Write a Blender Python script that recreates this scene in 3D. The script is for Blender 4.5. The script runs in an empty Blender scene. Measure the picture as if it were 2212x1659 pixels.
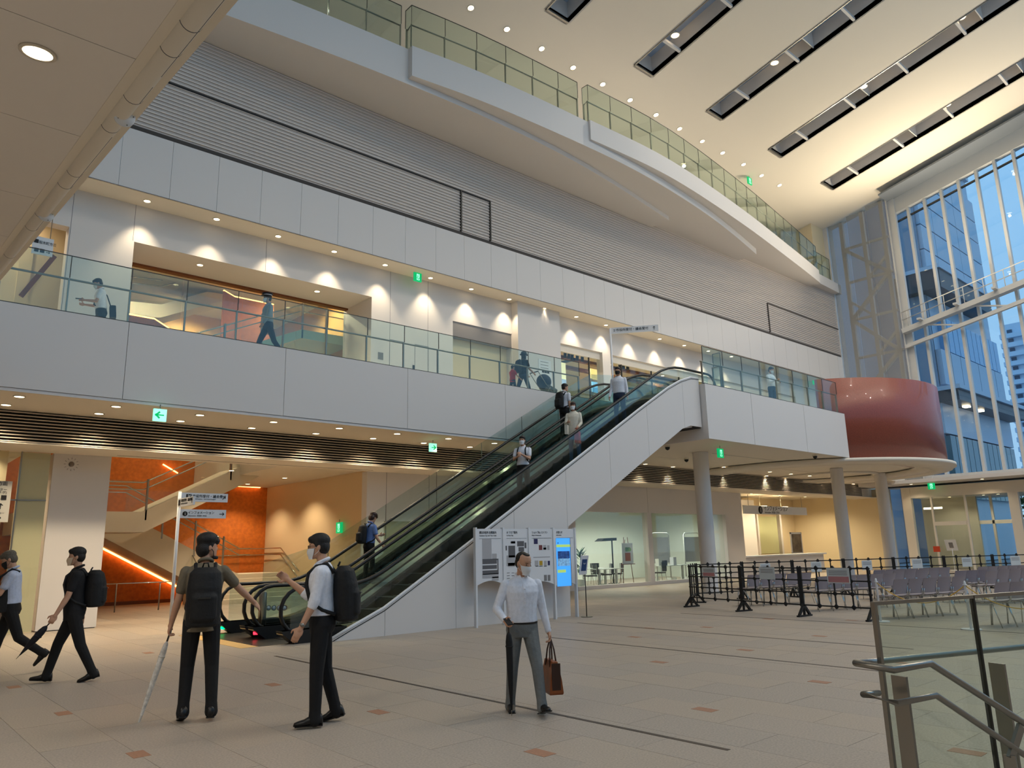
import bpy, bmesh, math, random
from mathutils import Vector, Matrix
random.seed(7)
SC = bpy.context.scene
COL = SC.collection
# ------------------------------------------------------------------ camera
FPX, YAW, PITCH, ROLL, CAMH = 1618.06, math.radians(41.7656), math.radians(12.4), math.radians(-1.2762), 1.62
_f = Vector((math.cos(PITCH)*math.sin(YAW), math.cos(PITCH)*math.cos(YAW), math.sin(PITCH)))
_r = Vector((math.cos(YAW), -math.sin(YAW), 0)); _u = _r.cross(_f)
CR = math.cos(ROLL)*_r + math.sin(ROLL)*_u; CU = -math.sin(ROLL)*_r + math.cos(ROLL)*_u; CF = _f
CAM = Vector((0, 0, CAMH))
cd = bpy.data.cameras.new('camera'); cam = bpy.data.objects.new('camera', cd); COL.objects.link(cam)
cam.matrix_world = Matrix(((CR.x, CU.x, -CF.x, 0), (CR.y, CU.y, -CF.y, 0), (CR.z, CU.z, -CF.z, CAMH), (0, 0, 0, 1)))
cd.sensor_width = 36.0; cd.lens = FPX/2212*36.0; cd.clip_end = 500; cd.clip_start = 0.05
SC.camera = cam
# ------------------------------------------------------------------ world, exposure
W_ = bpy.data.worlds.new('world'); SC.world = W_; W_.use_nodes = True
nt = W_.node_tree; bg = nt.nodes['Background']
tc = nt.nodes.new('ShaderNodeTexCoord'); sx = nt.nodes.new('ShaderNodeSeparateXYZ'); cr = nt.nodes.new('ShaderNodeValToRGB')
nt.links.new(tc.outputs['Generated'], sx.inputs[0]); nt.links.new(sx.outputs['Z'], cr.inputs[0]); nt.links.new(cr.outputs[0], bg.inputs[0])
cr.color_ramp.elements[0].color = (0.42, 0.69, 0.95, 1); cr.color_ramp.elements[1].color = (0.20, 0.54, 0.95, 1)
cr.color_ramp.elements[0].position = 0.0; cr.color_ramp.elements[1].position = 0.7
bg.inputs[1].default_value = 0.95
SC.view_settings.view_transform = 'Standard'; SC.view_settings.look = 'None'; SC.view_settings.gamma = 1.0
SC.view_settings.use_curve_mapping = False
SC.view_settings.exposure = 0.0
SC.cycles.transparent_max_bounces = 24; SC.cycles.max_bounces = 8; SC.cycles.diffuse_bounces = 5
SC.cycles.caustics_reflective = False; SC.cycles.caustics_refractive = False
SC.cycles.sample_clamp_indirect = 4.0; SC.cycles.adaptive_threshold = .08; SC.cycles.light_sampling_threshold = .03; SC.cycles.max_bounces = 6; SC.cycles.diffuse_bounces = 3; SC.cycles.glossy_bounces = 3

# ------------------------------------------------------------------ pixel helpers (directions only; depth comes from a plane)
def ray(x, y): return CF + CR*((x-1106)/FPX) + CU*((829.5-y)/FPX)
def hit(x, y, ax, v):
    d = ray(x, y); return CAM + d*((v-CAM[ax])/d[ax])
def fl(x, y, z=0.0): return hit(x, y, 2, z)
def Yp(x, y, v): return hit(x, y, 1, v)
def Xp(x, y, v): return hit(x, y, 0, v)
# ------------------------------------------------------------------ materials
def lin(c): return tuple(((v/255)/12.92 if v/255 <= .04045 else ((v/255+.055)/1.055)**2.4) for v in c)
MATS = {}
def mat(name, rgb, rough=.6, metal=0.0, noise=None, bump=None, emit=None, spec=.4, coat=0, alpha=None):
    """rgb in sRGB 0-255; noise=(scale, amount) speckle; bump=(scale, strength)"""
    if name in MATS: return MATS[name]
    m = bpy.data.materials.new(name); m.use_nodes = True; n = m.node_tree.nodes; l = m.node_tree.links; b = n['Principled BSDF']
    c = lin(rgb)
    b.inputs['Base Color'].default_value = (*c, 1); b.inputs['Roughness'].default_value = rough
    b.inputs['Metallic'].default_value = metal; b.inputs['Specular IOR Level'].default_value = spec
    if coat: b.inputs['Coat Weight'].default_value = coat
    co = n.new('ShaderNodeTexCoord')
    if noise:
        t = n.new('ShaderNodeTexNoise'); t.inputs['Scale'].default_value = noise[0]; t.inputs['Detail'].default_value = 2; l.new(co.outputs['Object'], t.inputs['Vector']); r = n.new('ShaderNodeValToRGB'); a = noise[1]
        r.color_ramp.elements[0].position = .3; r.color_ramp.elements[1].position = .7
        r.color_ramp.elements[0].color = (*[max(0, v*(1-a)) for v in c], 1); r.color_ramp.elements[1].color = (*[min(1, v*(1+a)) for v in c], 1)
        l.new(t.outputs['Fac'], r.inputs[0]); l.new(r.outputs[0], b.inputs['Base Color'])
    if bump:
        t2 = n.new('ShaderNodeTexNoise'); t2.inputs['Scale'].default_value = bump[0]; t2.inputs['Detail'].default_value = 2
        l.new(co.outputs['Object'], t2.inputs['Vector'])
        bn = n.new('ShaderNodeBump'); bn.inputs['Strength'].default_value = bump[1]; bn.inputs['Distance'].default_value = .02
        l.new(t2.outputs['Fac'], bn.inputs['Height']); l.new(bn.outputs[0], b.inputs['Normal'])
    if emit:
        b.inputs['Emission Color'].default_value = (*lin(emit[0]), 1); b.inputs['Emission Strength'].default_value = emit[1]
    MATS[name] = m; return m
def glassmat(name, tint, refl=.06, rough=.02):
    m = bpy.data.materials.new(name); m.use_nodes = True; n = m.node_tree.nodes; l = m.node_tree.links; n.clear()
    o = n.new('ShaderNodeOutputMaterial'); mx = n.new('ShaderNodeMixShader'); t = n.new('ShaderNodeBsdfTransparent'); g = n.new('ShaderNodeBsdfGlossy')
    t.inputs[0].default_value = (*tint, 1); g.inputs['Color'].default_value = (.9, .95, .95, 1); g.inputs['Roughness'].default_value = rough
    lw = n.new('ShaderNodeLayerWeight'); lw.inputs[0].default_value = .5
    pw = n.new('ShaderNodeMath'); pw.operation = 'POWER'; pw.inputs[1].default_value = 5.0; ms_ = n.new('ShaderNodeMath'); ms_.operation = 'MULTIPLY'; ms_.inputs[1].default_value = .7
    ma = n.new('ShaderNodeMath'); ma.operation = 'ADD'; ma.inputs[1].default_value = refl; ma.use_clamp = True
    l.new(lw.outputs['Facing'], pw.inputs[0]); l.new(pw.outputs[0], ms_.inputs[0]); l.new(ms_.outputs[0], ma.inputs[0])
    l.new(ma.outputs[0], mx.inputs[0]); l.new(t.outputs[0], mx.inputs[1]); l.new(g.outputs[0], mx.inputs[2]); l.new(mx.outputs[0], o.inputs[0])
    MATS[name] = m; return m
white = mat('white_panel', (221, 215, 210), .55)
plaster = mat('warm_white_plaster', (236, 226, 210), .8)
ceilm = mat('ceiling_plaster', (236, 226, 210), .85)
louver = mat('louver_paint', (222, 211, 201), .55)
louverback = mat('louver_backing', (74, 68, 64), .8)
blackm = mat('black_void', (16, 14, 13), .6)
slatm = mat('anodised_slat', (206, 194, 178), .62)
steel = mat('brushed_steel', (150, 146, 138), .32, .9)
darksteel = mat('dark_steel', (70, 68, 64), .4, .7)
chrome = mat('chrome', (200, 200, 196), .15, 1.0)
rubber = mat('black_rubber', (24, 23, 22), .42)
terra = mat('terracotta_mosaic', (136, 64, 48), .38, noise=(26, .12), bump=(40, .15), coat=.25)
orange = mat('orange_plaster', (196, 104, 34), .7, noise=(9, .14), bump=(30, .12))
wood = mat('brown_wood', (112, 62, 30), .5)
cream = mat('cream_wall', (236, 216, 178), .7)
beige = mat('beige_gloss_wall', (226, 200, 160), .35, bump=(5, .04))
plasticblack = mat('black_plastic', (22, 22, 23), .45)
signwhite = mat('sign_white', (226, 226, 228), .4)
ink = mat('sign_ink', (28, 26, 26), .6)
inkgrey = mat('sign_grey', (128, 126, 126), .6)
inkdark = mat('sign_dark_grey', (98, 96, 98), .6)
chairm = mat('chair_plastic', (158, 150, 158), .45)
stairw = mat('stair_white', (222, 208, 184), .6)
floorm = mat('granite_tile', (171, 158, 144), .48, noise=(55, .16), spec=.35)
floorm2 = mat('granite_tile_warm', (173, 159, 143), .46, noise=(60, .16), spec=.35)
floorm3 = mat('granite_tile_cool', (168, 156, 143), .5, noise=(52, .16), spec=.35)
jointm = mat('floor_joint', (128, 117, 106), .8)
otile = mat('orange_brick_inset', (166, 122, 96), .6, noise=(40, .1))
slotm = mat('slot_steel', (84, 74, 66), .5, .5)
plate = mat('ribbed_floor_plate', (62, 58, 54), .38, .6)
yellow = mat('tactile_yellow', (216, 176, 110), .6)
lampm = mat('downlight_lens', (255, 236, 200), .5, emit=((255, 226, 176), 9.0))
lampring = mat('downlight_trim', (214, 204, 186), .4)
ledm = mat('led_orange', (255, 180, 90), .5, emit=((255, 176, 96), 7.0))
ledw = mat('led_warm', (255, 236, 200), .5, emit=((255, 232, 190), 5.0))
exitm = mat('exit_sign_face', (190, 250, 225), .5, emit=((150, 255, 214), 1.1))
exitg = mat('exit_sign_green', (0, 150, 90), .5, emit=((0, 190, 110), .8))
G_rail = glassmat('rail_glass', (.86, .92, .88), .05)
G_esc = glassmat('escalator_glass', (.86, .92, .915), .06)
G_clear = glassmat('clear_glass', (.94, .97, .95), .04)
G_win = glassmat('window_glass', (.95, .98, 1.0), .03)
mesh_veil = glassmat('fine_metal_mesh', (.55, .54, .50), .0)
def veil():
    m = MATS['fine_metal_mesh']; n = m.node_tree.nodes; l = m.node_tree.links; n.clear()
    o = n.new('ShaderNodeOutputMaterial'); mx = n.new('ShaderNodeMixShader'); t = n.new('ShaderNodeBsdfTransparent'); d = n.new('ShaderNodeBsdfDiffuse')
    d.inputs[0].default_value = (.45, .42, .37, 1); mx.inputs[0].default_value = .42
    l.new(t.outputs[0], mx.inputs[1]); l.new(d.outputs[0], mx.inputs[2]); l.new(mx.outputs[0], o.inputs[0])
veil()
# ------------------------------------------------------------------ mesh builder
class MB:
    def __init__(s): s.v = []; s.f = []; s.m = []; s.sm = []
    def add(s, vs, fs, mi=0, smooth=False):
        o = len(s.v); s.v += [tuple(p) for p in vs]; s.f += [tuple(i+o for i in f) for f in fs]; s.m += [mi]*len(fs); s.sm += [smooth]*len(fs); return s
    def box(s, x0, x1, y0, y1, z0, z1, mi=0):
        if x0 > x1: x0, x1 = x1, x0
        if y0 > y1: y0, y1 = y1, y0
        if z0 > z1: z0, z1 = z1, z0
        return s.add([(x0,y0,z0),(x1,y0,z0),(x1,y1,z0),(x0,y1,z0),(x0,y0,z1),(x1,y0,z1),(x1,y1,z1),(x0,y1,z1)],
                     [(0,3,2,1),(4,5,6,7),(0,1,5,4),(1,2,6,5),(2,3,7,6),(3,0,4,7)], mi)
    def obox(s, c, sz, ax, mi=0):
        """box centred c, sizes sz along axes ax (3 vectors)"""
        a = [Vector(v)*(d/2) for v, d in zip(ax, sz)]; c = Vector(c)
        vs = [c+a[0]*i+a[1]*j+a[2]*k for k in (-1,1) for (i,j) in ((-1,-1),(1,-1),(1,1),(-1,1))]
        return s.add(vs, [(0,3,2,1),(4,5,6,7),(0,1,5,4),(1,2,6,5),(2,3,7,6),(3,0,4,7)], mi)
    def prism(s, poly, axis, a, b, mi=0):
        """extrude 2D poly along axis (0,1,2) from a to b; poly coords are the other two axes in order"""
        def P(u, w, t): return {0:(t,u,w), 1:(u,t,w), 2:(u,w,t)}[axis]
        n = len(poly); vs = [P(u,w,a) for u,w in poly]+[P(u,w,b) for u,w in poly]
        fs = [tuple(range(n)), tuple(range(2*n-1, n-1, -1))]+[(i,(i+1)%n,(i+1)%n+n,i+n) for i in range(n)]
        return s.add(vs, fs, mi)
    def tube(s, pts, r, n=8, mi=0, closed=False, caps=True, smooth=True):
        pts = [Vector(p) for p in pts]; k = len(pts); rs = r if isinstance(r, (list, tuple)) else [r]*k
        vs = []; fs = []; prev = None
        for i, p in enumerate(pts):
            if closed: t = (pts[(i+1)%k]-pts[i-1])
            else: t = pts[min(i+1,k-1)]-pts[max(i-1,0)]
            t.normalize()
            if prev is None:
                ref = Vector((0,0,1)) if abs(t.z) < .9 else Vector((1,0,0))
                a = t.cross(ref).normalized()
            else: a = (prev-t*prev.dot(t)).normalized()
            prev = a; b = t.cross(a)
            for j in range(n):
                th = 2*math.pi*j/n; vs.append(p+(a*math.cos(th)+b*math.sin(th))*rs[i])
        for i in range(k if closed else k-1):
            for j in range(n):
                i2 = (i+1)%k; fs.append((i*n+j, i*n+(j+1)%n, i2*n+(j+1)%n, i2*n+j))
        if caps and not closed: fs += [tuple(range(n-1,-1,-1)), tuple(range((k-1)*n, k*n))]
        return s.add(vs, fs, mi, smooth)
    def bar(s, a, b, w, h, mi=0):
        """rectangular bar a->b; w horizontal width, h the other"""
        a = Vector(a); b = Vector(b); t = (b-a); L = t.length; t.normalize()
        ref = Vector((0,0,1)) if abs(t.z) < .95 else Vector((0,1,0))
        u = t.cross(ref).normalized(); w2 = u.cross(t)
        return s.obox((a+b)/2, (L, w, h), (t, u, w2), mi)
    def cyl(s, c, r, z0, z1, n=24, mi=0, r1=None):
        r1 = r if r1 is None else r1
        vs = [(c[0]+r*math.cos(2*math.pi*i/n), c[1]+r*math.sin(2*math.pi*i/n), z0) for i in range(n)]+[(c[0]+r1*math.cos(2*math.pi*i/n), c[1]+r1*math.sin(2*math.pi*i/n), z1) for i in range(n)]
        s.add(vs, [tuple(range(n-1,-1,-1)), tuple(range(n,2*n))], mi); 
        return s.add(vs, [(i,(i+1)%n,(i+1)%n+n,i+n) for i in range(n)], mi, True)
    def ring(s, c, r0, r1, z0, z1, a0=0, a1=2*math.pi, n=48, mi=0):
        """annular solid sector"""
        full = abs(a1-a0-2*math.pi) < 1e-6; k = n if full else n+1; vs = []
        for i in range(k):
            a = a0+(a1-a0)*i/n; ca, sa = math.cos(a), math.sin(a)
            vs += [(c[0]+r0*ca,c[1]+r0*sa,z0),(c[0]+r1*ca,c[1]+r1*sa,z0),(c[0]+r1*ca,c[1]+r1*sa,z1),(c[0]+r0*ca,c[1]+r0*sa,z1)]
        fs = []
        for i in range(n):
            j = (i+1)%k; fs += [(4*i+q, 4*j+q, 4*j+(q+1)%4, 4*i+(q+1)%4) for q in range(4)]
        if not full: fs += [(0,1,2,3), tuple(4*(k-1)+q for q in (3,2,1,0))]
        return s.add(vs, fs, mi, True)
    def mesh(s, name, mats):
        me = bpy.data.meshes.new(name); me.from_pydata(s.v, [], s.f)
        for m in (mats if isinstance(mats, (list, tuple)) else [mats]): me.materials.append(m)
        me.polygons.foreach_set('material_index', s.m); me.polygons.foreach_set('use_smooth', s.sm)
        bm = bmesh.new(); bm.from_mesh(me); bmesh.ops.recalc_face_normals(bm, faces=bm.faces); bm.to_mesh(me); bm.free()
        return me
    def build(s, name, mats, parent=None): return obj(name, s.mesh(name, mats), parent)
def obj(name, me, parent=None, loc=None, rz=None):
    o = bpy.data.objects.new(name, me); COL.objects.link(o)
    if parent is not None:
        o.parent = parent
        if parent.get('world_children'): o.matrix_parent_inverse = parent['_w'] if False else Matrix.Translation(-parent.location)
    if loc is not None: o.location = loc
    if rz is not None: o.rotation_euler[2] = rz
    return o
def tag(o, label, cat, group=None, kind=None):
    o['label'] = label; o['category'] = cat
    if group: o['group'] = group
    if kind: o['kind'] = kind
    return o
def empty(name, loc=(0,0,0), label=None, cat=None, group=None, kind=None, rz=0, local=False):
    """local=False: children are written in world coordinates; local=True: in the empty's own frame"""
    o = bpy.data.objects.new(name, None); o.empty_display_size = .2; COL.objects.link(o); o.location = loc; o.rotation_euler[2] = rz
    if not local: o['world_children'] = 1
    if label: tag(o, label, cat, group, kind)
    return o
def struct(name, loc=(0,0,0), label=None, cat='wall'): return empty(name, loc, label, cat, None, 'structure')
def box(name, m, parent, *a): return MB().box(*a).build(name, m, parent)
def dup(root, loc, rz=0, label=None, group=None):
    r = root.copy(); COL.objects.link(r); r.location = loc; r.rotation_euler[2] = rz
    if label: r['label'] = label
    if group: r['group'] = group
    for ch in root.children:
        c = ch.copy(); COL.objects.link(c); c.parent = r
        for g in ch.children:
            d = g.copy(); COL.objects.link(d); d.parent = c
    return r
FONTS = []
def text(name, body, size, loc, xdir, zdir, m, parent, align='LEFT', depth=.002, sx=1.0):
    cu = bpy.data.curves.new(name, 'FONT'); cu.body = body; cu.size = size; cu.align_x = align; cu.extrude = depth; cu.space_character = 1.0
    cu.materials.append(m); o = bpy.data.objects.new(name, cu); COL.objects.link(o)
    x = Vector(xdir).normalized(); z = Vector(zdir).normalized(); y = z; n = x.cross(y)
    M = Matrix((( x.x*sx, y.x, n.x, loc[0]), (x.y*sx, y.y, n.y, loc[1]), (x.z*sx, y.z, n.z, loc[2]), (0,0,0,1)))
    o.matrix_world = M; FONTS.append(o)
    if parent is not None:
        o.parent = parent
        if parent.get('world_children'): o.matrix_parent_inverse = Matrix.Translation(-parent.location)
    return o
def spot(name, loc, energy, size, blend, color, parent=None, radius=.06, tgt=None):
    l = bpy.data.lights.new(name, 'SPOT'); l.energy = energy; l.spot_size = math.radians(size); l.spot_blend = blend; l.color = color; l.shadow_soft_size = radius
    o = bpy.data.objects.new(name, l); COL.objects.link(o); o.location = loc
    if tgt is not None: o.rotation_euler = (Vector(tgt)-Vector(loc)).to_track_quat('-Z', 'Y').to_euler()
    if parent is not None:
        o.parent = parent
        if parent.get('world_children'): o.matrix_parent_inverse = Matrix.Translation(-parent.location)
    return o
WARM = (1.0, .82, .56); NEUT = (1.0, .95, .86)
# ================================================================== STRUCTURE
S, FT, F2, RT, HR, FY, BY, WY, UY, C2 = 4.8, 6.53, 6.4, 7.74, 7.27, 16.87, 13.05, 20.55, 19.7, 10.88
LB, CS, CC = 12.69, .2226, 21.65            # louver bottom, roof slope, roof height at y = 17
def roof(y): return CC + CS*(17-y)
def onroof(x, y):                            # pixel -> point on the roof plane
    d = ray(x, y); n = Vector((0, CS, 1)); return CAM + d*((CC+CS*17-CAM.dot(n))/d.dot(n))
XG, XE, XW, BOXX = 45.0, 45.0, -6.0, 19.72    # glass front, east end, west end, landing box left face
# ---- floor
floor = struct('floor', label='pale speckled granite tile floor of the atrium', cat='floor')
box('subfloor', jointm, floor, -10, 46.5, -10, 34, -.3, -.012)
fms = [floorm, floorm2, floorm3]
tms = [MB().box(-.2982, .2982, -.5982, .5982, -.012, 0).mesh('tile', m) for m in fms]
cand = []
for i in range(-18, 72):
    for j in range(-11, 19):
        x = 2.44+.6*i; y = 9.13+1.2*j+(.6 if i % 2 else 0)
        if not (-8 < x < 46 and -6 < y < 30): continue
        d = Vector((x, y, 0))-CAM; w = d.dot(CF)
        px = (1106+FPX*d.dot(CR)/w, 829.5-FPX*d.dot(CU)/w) if w > .5 else (-9e9, 0)
        vis = -150 < px[0] < 2362 and px[1] < 1800
        cand.append((d.length if vis else 1e3+d.length, x, y))
cand.sort()
rest = MB()
for k, (dd, x, y) in enumerate(cand):
    if k < 300:
        o = obj('tile', random.choice(tms), floor); o.location = (x, y, random.uniform(-.0008, .0004))
    else: rest.box(x-.297, x+.297, y-.597, y+.597, -.012, 0, random.randrange(3))
o = rest.build('far_tiles', fms, floor); o['kind'] = 'stuff'
for x, y in ((1.99,12.11),(2.07,9.66),(2.14,7.22),(4.4,9.61),(4.44,7.16),(6.22,11.88),(4.5,4.8),(6.76,4.77),(9.0,7.07),(10.84,6.82),(8.95,4.67),(11.14,9.28),(13.3,9.2),(16.17,7.59),(15.49,9.11),(12.47,10.02),(6.8,2.4),(1.9,14.5),(4.3,14.4),(13.2,6.8),(11.0,4.6)):
    box('inset_tile', otile, floor, x-.07, x+.07, y-.12, y+.12, -.01, .0015)
for x, y0, y1 in ((5.6,3.75,12.2),(10.15,fl(1900,1450).y,10.55),(12.45,fl(1990,1398).y,11.95),(15.6,4.0,11.5)):
    box('floor_slot', slotm, floor, x-.025, x+.025, y0, y1, -.01, .0022)
box('floor_plate', plate, floor, 5.95, 9.0, 13.65, 16.65, -.01, .004)
box('tactile_strip', yellow, floor, 5.62, 5.93, 13.65, 16.9, -.01, .004)
# ---- lower wall (y = WY)
wl = struct('wall_front', (8, WY, 0), 'white lower wall behind the escalator with wide openings')
xh = 12.2
box('wall_pier', white, wl, 3.66, 4.91, WY, WY+.9, .02, 4.08)
box('wall_pier', white, wl, xh, 21.5, WY, WY+.3, 0, 4.08)
box('wall_head', white, wl, 21.5, 31.9, WY, WY+.3, 3.0, 4.08)
box('wall_sill', white, wl, 21.5, 31.9, WY-.02, WY+.25, 0, .14)
box('wall_pier', white, wl, 31.9, 33.4, WY, WY+.9, 0, 4.08)
box('window_post', white, wl, 25.9, 26.2, WY-.03, WY+.25, .14, 3.0)
box('joint_line', inkgrey, wl, 12.9, 12.915, WY-.002, WY, 0, 4.08)
box('joint_line', inkgrey, wl, 14.55, 14.565, WY-.002, WY, 0, 4.08)
box('joint_line', inkgrey, wl, 26.03, 26.04, WY-.002, WY, 3.0, 4.08)
box('skirting_gap', blackm, wl, 3.7, 4.88, WY-.004, WY+.5, 0, .02)
# shop window panes
xs = [21.6, 23.1, 24.5, 25.9, 26.2, 27.7, 29.2, 30.6, 31.8]
for a, b in zip(xs, xs[1:]):
    if b-a > .5: box('window_pane', G_clear, wl, a+.006, b-.006, WY+.1, WY+.112, .14, 3.0)
# dark door recess behind the escalator
p = Yp(830, 1089, WY); q = Yp(1010, 1120, WY)
box('lift_front', mat('grey_green_panel', (150, 146, 120), .3), wl, p.x, 20.6, WY-.012, WY, 0, 2.55)
for x in (p.x+2.2, p.x+3.0, p.x+4.4): box('lift_joint', darksteel, wl, x, x+.03, WY-.018, WY-.012, 0, 2.5)
# ---- header strip and black louver
t1 = struct('trim_1', (8, 19.2, 4.08), 'white downstand beam below the black slatted louver', 'beam')
box('beam', plaster, t1, XW, 47, 19.5, WY+.02, 4.08, 4.79); box('beam_lip', plaster, t1, XW, 47, 19.12, 19.5, 4.08, 4.11)
box('beam_groove', inkdark, t1, 4.95, 12.2, WY-.35, WY-.32, 4.075, 4.081)
t2 = struct('trim_2', (8, 19.15, 4.1), 'black louver of thin bright horizontal slats under the balcony', 'louver')
box('backing', blackm, t2, XW, 44.6, 19.46, 19.495, 4.111, 4.79)
sl = MB().box(XW, 44.6, 19.105, 19.18, -.011, .011).mesh('slat', slatm)
for k in range(10): o = obj('slat', sl, t2); o.location.z = 4.125+k*.0705-4.1+4.1
# ---- second-floor slab and fascia
t3 = struct('trim_3', (8, FY, S), 'second-floor balcony slab with warm white soffit', 'balcony')
box('slab', plaster, t3, XW, 46, FY+.07, WY, S, F2)
box('slab', plaster, t3, BOXX+.07, 31, BY+.07, FY+.06, S, F2)
box('slab', plaster, t3, 12.81, 46, WY, 31, 4.3, F2)
box('slab', plaster, t3, XW, 3.4, WY, 31, 4.3, F2)
box('slab', plaster, t3, 3.4, 4.9, WY, 21.4, 4.3, F2)
box('soffit_slit', inkdark, t3, *[v for v in (fl(1540,979,S-.001).x, fl(1690,997,S-.001).x)], 15.2, 15.23, S-.003, S-.001)
x0 = -6.52
x = x0
while x < 19.6:
    a, b = max(x, XW), min(x+3.55, BOXX)
    box('fascia_panel', white, t3, a+.005, b-.005, FY, FY+.06, S+.06, FT); x += 3.55
box('lower_lip', white, t3, XW, BOXX, FY+.02, FY+.07, S-.01, S+.055)
box('coping', darksteel, t3, XW, BOXX, FY+.01, FY+.07, FT, FT+.02)
for a, b in ((BOXX, 22.35), (22.36, 25.9), (25.91, 29.2)):
    box('fascia_panel', white, t3, a+.004, b-.004, BY, BY+.06, S, FT)
box('fascia_panel', white, t3, BOXX, BOXX+.06, BY+.06, FY, S, FT)
box('coping', darksteel, t3, BOXX, 29.2, BY+.01, BY+.06, FT, FT+.02)
# ---- second-floor wall with openings
w2 = struct('wall_second_floor', (8, WY, F2), 'white second-floor wall with scalloped downlight pools and openings')
op = [(4.97, 12.24, 9.83)]
gl = Yp(150, 490, WY); sh0 = Yp(978, 690, WY); sh1 = Yp(1105, 722, WY); sp0 = Yp(1197, 738, WY)
op = [(XW, gl.x, gl.z), (4.97, 12.24, 9.83), (sh0.x, sh1.x, sh0.z-.05), (sp0.x, 40.0, sp0.z)]
cur = XW
for a, b, h in op:
    if a > cur+.01: box('wall_panel', white, w2, cur, a, WY, WY+.35, F2, C2)
    box('wall_head', white, w2, a, b, WY, WY+.35, h, C2); cur = b
box('wall_panel', white, w2, cur, 46, WY, WY+.35, F2, C2)
for px, py in ((160,420),(292,460),(575,540),(843,620),(924,640)):
    p = Yp(px, py, WY); box('wall_joint', inkgrey, w2, p.x, p.x+.012, WY-.002, WY, 9.85 if 290 < px < 600 else F2, C2)
# deep reveal of the stair window
box('reveal_head', white, w2, 4.6, 12.6, WY+.35, 22.4, 9.83, 10.3); box('reveal_side', white, w2, 12.24, 12.6, WY+.35, 22.4, F2, 9.83); box('reveal_side', white, w2, 4.6, 4.97, WY+.35, 22.4, F2, 9.83)
box('head_track', wood, w2, 4.97, 12.24, 22.1, 22.3, 9.77, 9.83)
xs = [4.97, 6.8, 8.6, 10.4, 12.2]
for a, b in zip(xs, xs[1:]): box('window_pane', G_clear, w2, a+.01, b-.01, 22.18, 22.19, F2, 9.77)
# roller shutter recess
box('shutter_head', inkgrey, w2, sh0.x, sh1.x, WY+.02, WY+.3, sh0.z-.6, sh0.z-.05)
box('shutter', cream, w2, sh0.x, sh1.x, WY+.32, WY+.4, F2, sh0.z-.5)
# pillar between shutter and shop
box('pillar', white, w2, sh1.x+.02, sp0.x, WY-.35, WY+.3, F2, C2)
# doors on the second floor wall
for px0, px1, py in ((842, 872, 712), (896, 925, 722)):
    a = Yp(px0, py, WY); b = Yp(px1, py, WY)
    MB().box(a.x, a.x+.015, WY-.004, WY, F2, 8.5).box(b.x, b.x+.015, WY-.004, WY, F2, 8.5).box(a.x, b.x, WY-.004, WY, 8.48, 8.5).build('door_outline', inkgrey, w2)
d = Yp(893, 770, WY); MB().box(d.x-.03, d.x+.03, WY-.03, WY, 7.4, 7.75).tube([(d.x-.08, WY-.04, 7.35), (d.x+.1, WY-.04, 7.35)], .015).build('door_lock', darksteel, w2)
d = Yp(822, 769, WY); box('wall_plate', inkgrey, w2, d.x-.1, d.x+.1, WY-.006, WY, d.z-.12, d.z+.12)
# ---- second-floor ceiling strip, upper panels, louver wall
t4 = struct('trim_4', (8, UY, C2), 'narrow warm soffit above the second-floor walkway', 'soffit')
box('soffit', plaster, t4, XW, 46, UY, 24, C2, C2+.3)
box('soffit_edge', inkdark, t4, XW, 46, UY-.055, UY-.05, C2-.004, C2+.01)
w3 = struct('wall_upper', (8, UY, C2), 'upper wall of tall white panels below the horizontal louver', 'wall')
pm = MB().box(.004, 1.236, UY-.05, UY, C2+.01, 12.55).mesh('wall_panel', white)
for k in range(-6, 33):
    o = obj('wall_panel', pm, w3); o.location.x = 4.26+1.24*k
box('shadow_gap', louverback, w3, XW, XG, UY-.01, UY, 12.55, LB)
box('backing', mat('louver_back', (198, 186, 177), .7), w3, XW, 44.5, UY, UY+.2, LB, 16.9)
box('end_wall', white, w3, 44.5, 45.3, UY-.06, UY+.2, C2, roof(UY))
sm = MB().prism([(UY-.034, -.006), (UY-.034, .026), (UY+.005, .026), (UY+.005, -.006)], 0, -4, 44.5).mesh('slat', louver)
k = 0; z = LB+.06; zs = 14.26; ap0, ap1 = Yp(994, 413, UY).x, Yp(1057, 440, UY).x
while z < 16.42:
    if abs(z-zs) > .05: o = obj('slat', sm, w3); o.location.z = z
    z += .112
box('access_slit', blackm, w3, -4, ap1, UY-.038, UY-.001, zs-.045, zs+.02)
box('access_post', darksteel, w3, ap0-.02, ap0+.03, UY-.075, UY-.001, LB, zs); box('access_post', darksteel, w3, ap1-.03, ap1+.02, UY-.075, UY-.001, LB, zs)
e0, e1 = Yp(1656, 655, UY), Yp(1690, 668, UY)
box('access_slit', louverback, w3, e0.x, 44.5, UY-.064, UY-.001, e0.z-.02, e0.z+.02)
box('access_post', louverback, w3, e0.x-.03, e0.x+.03, UY-.07, UY-.001, LB, e0.z)
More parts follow.
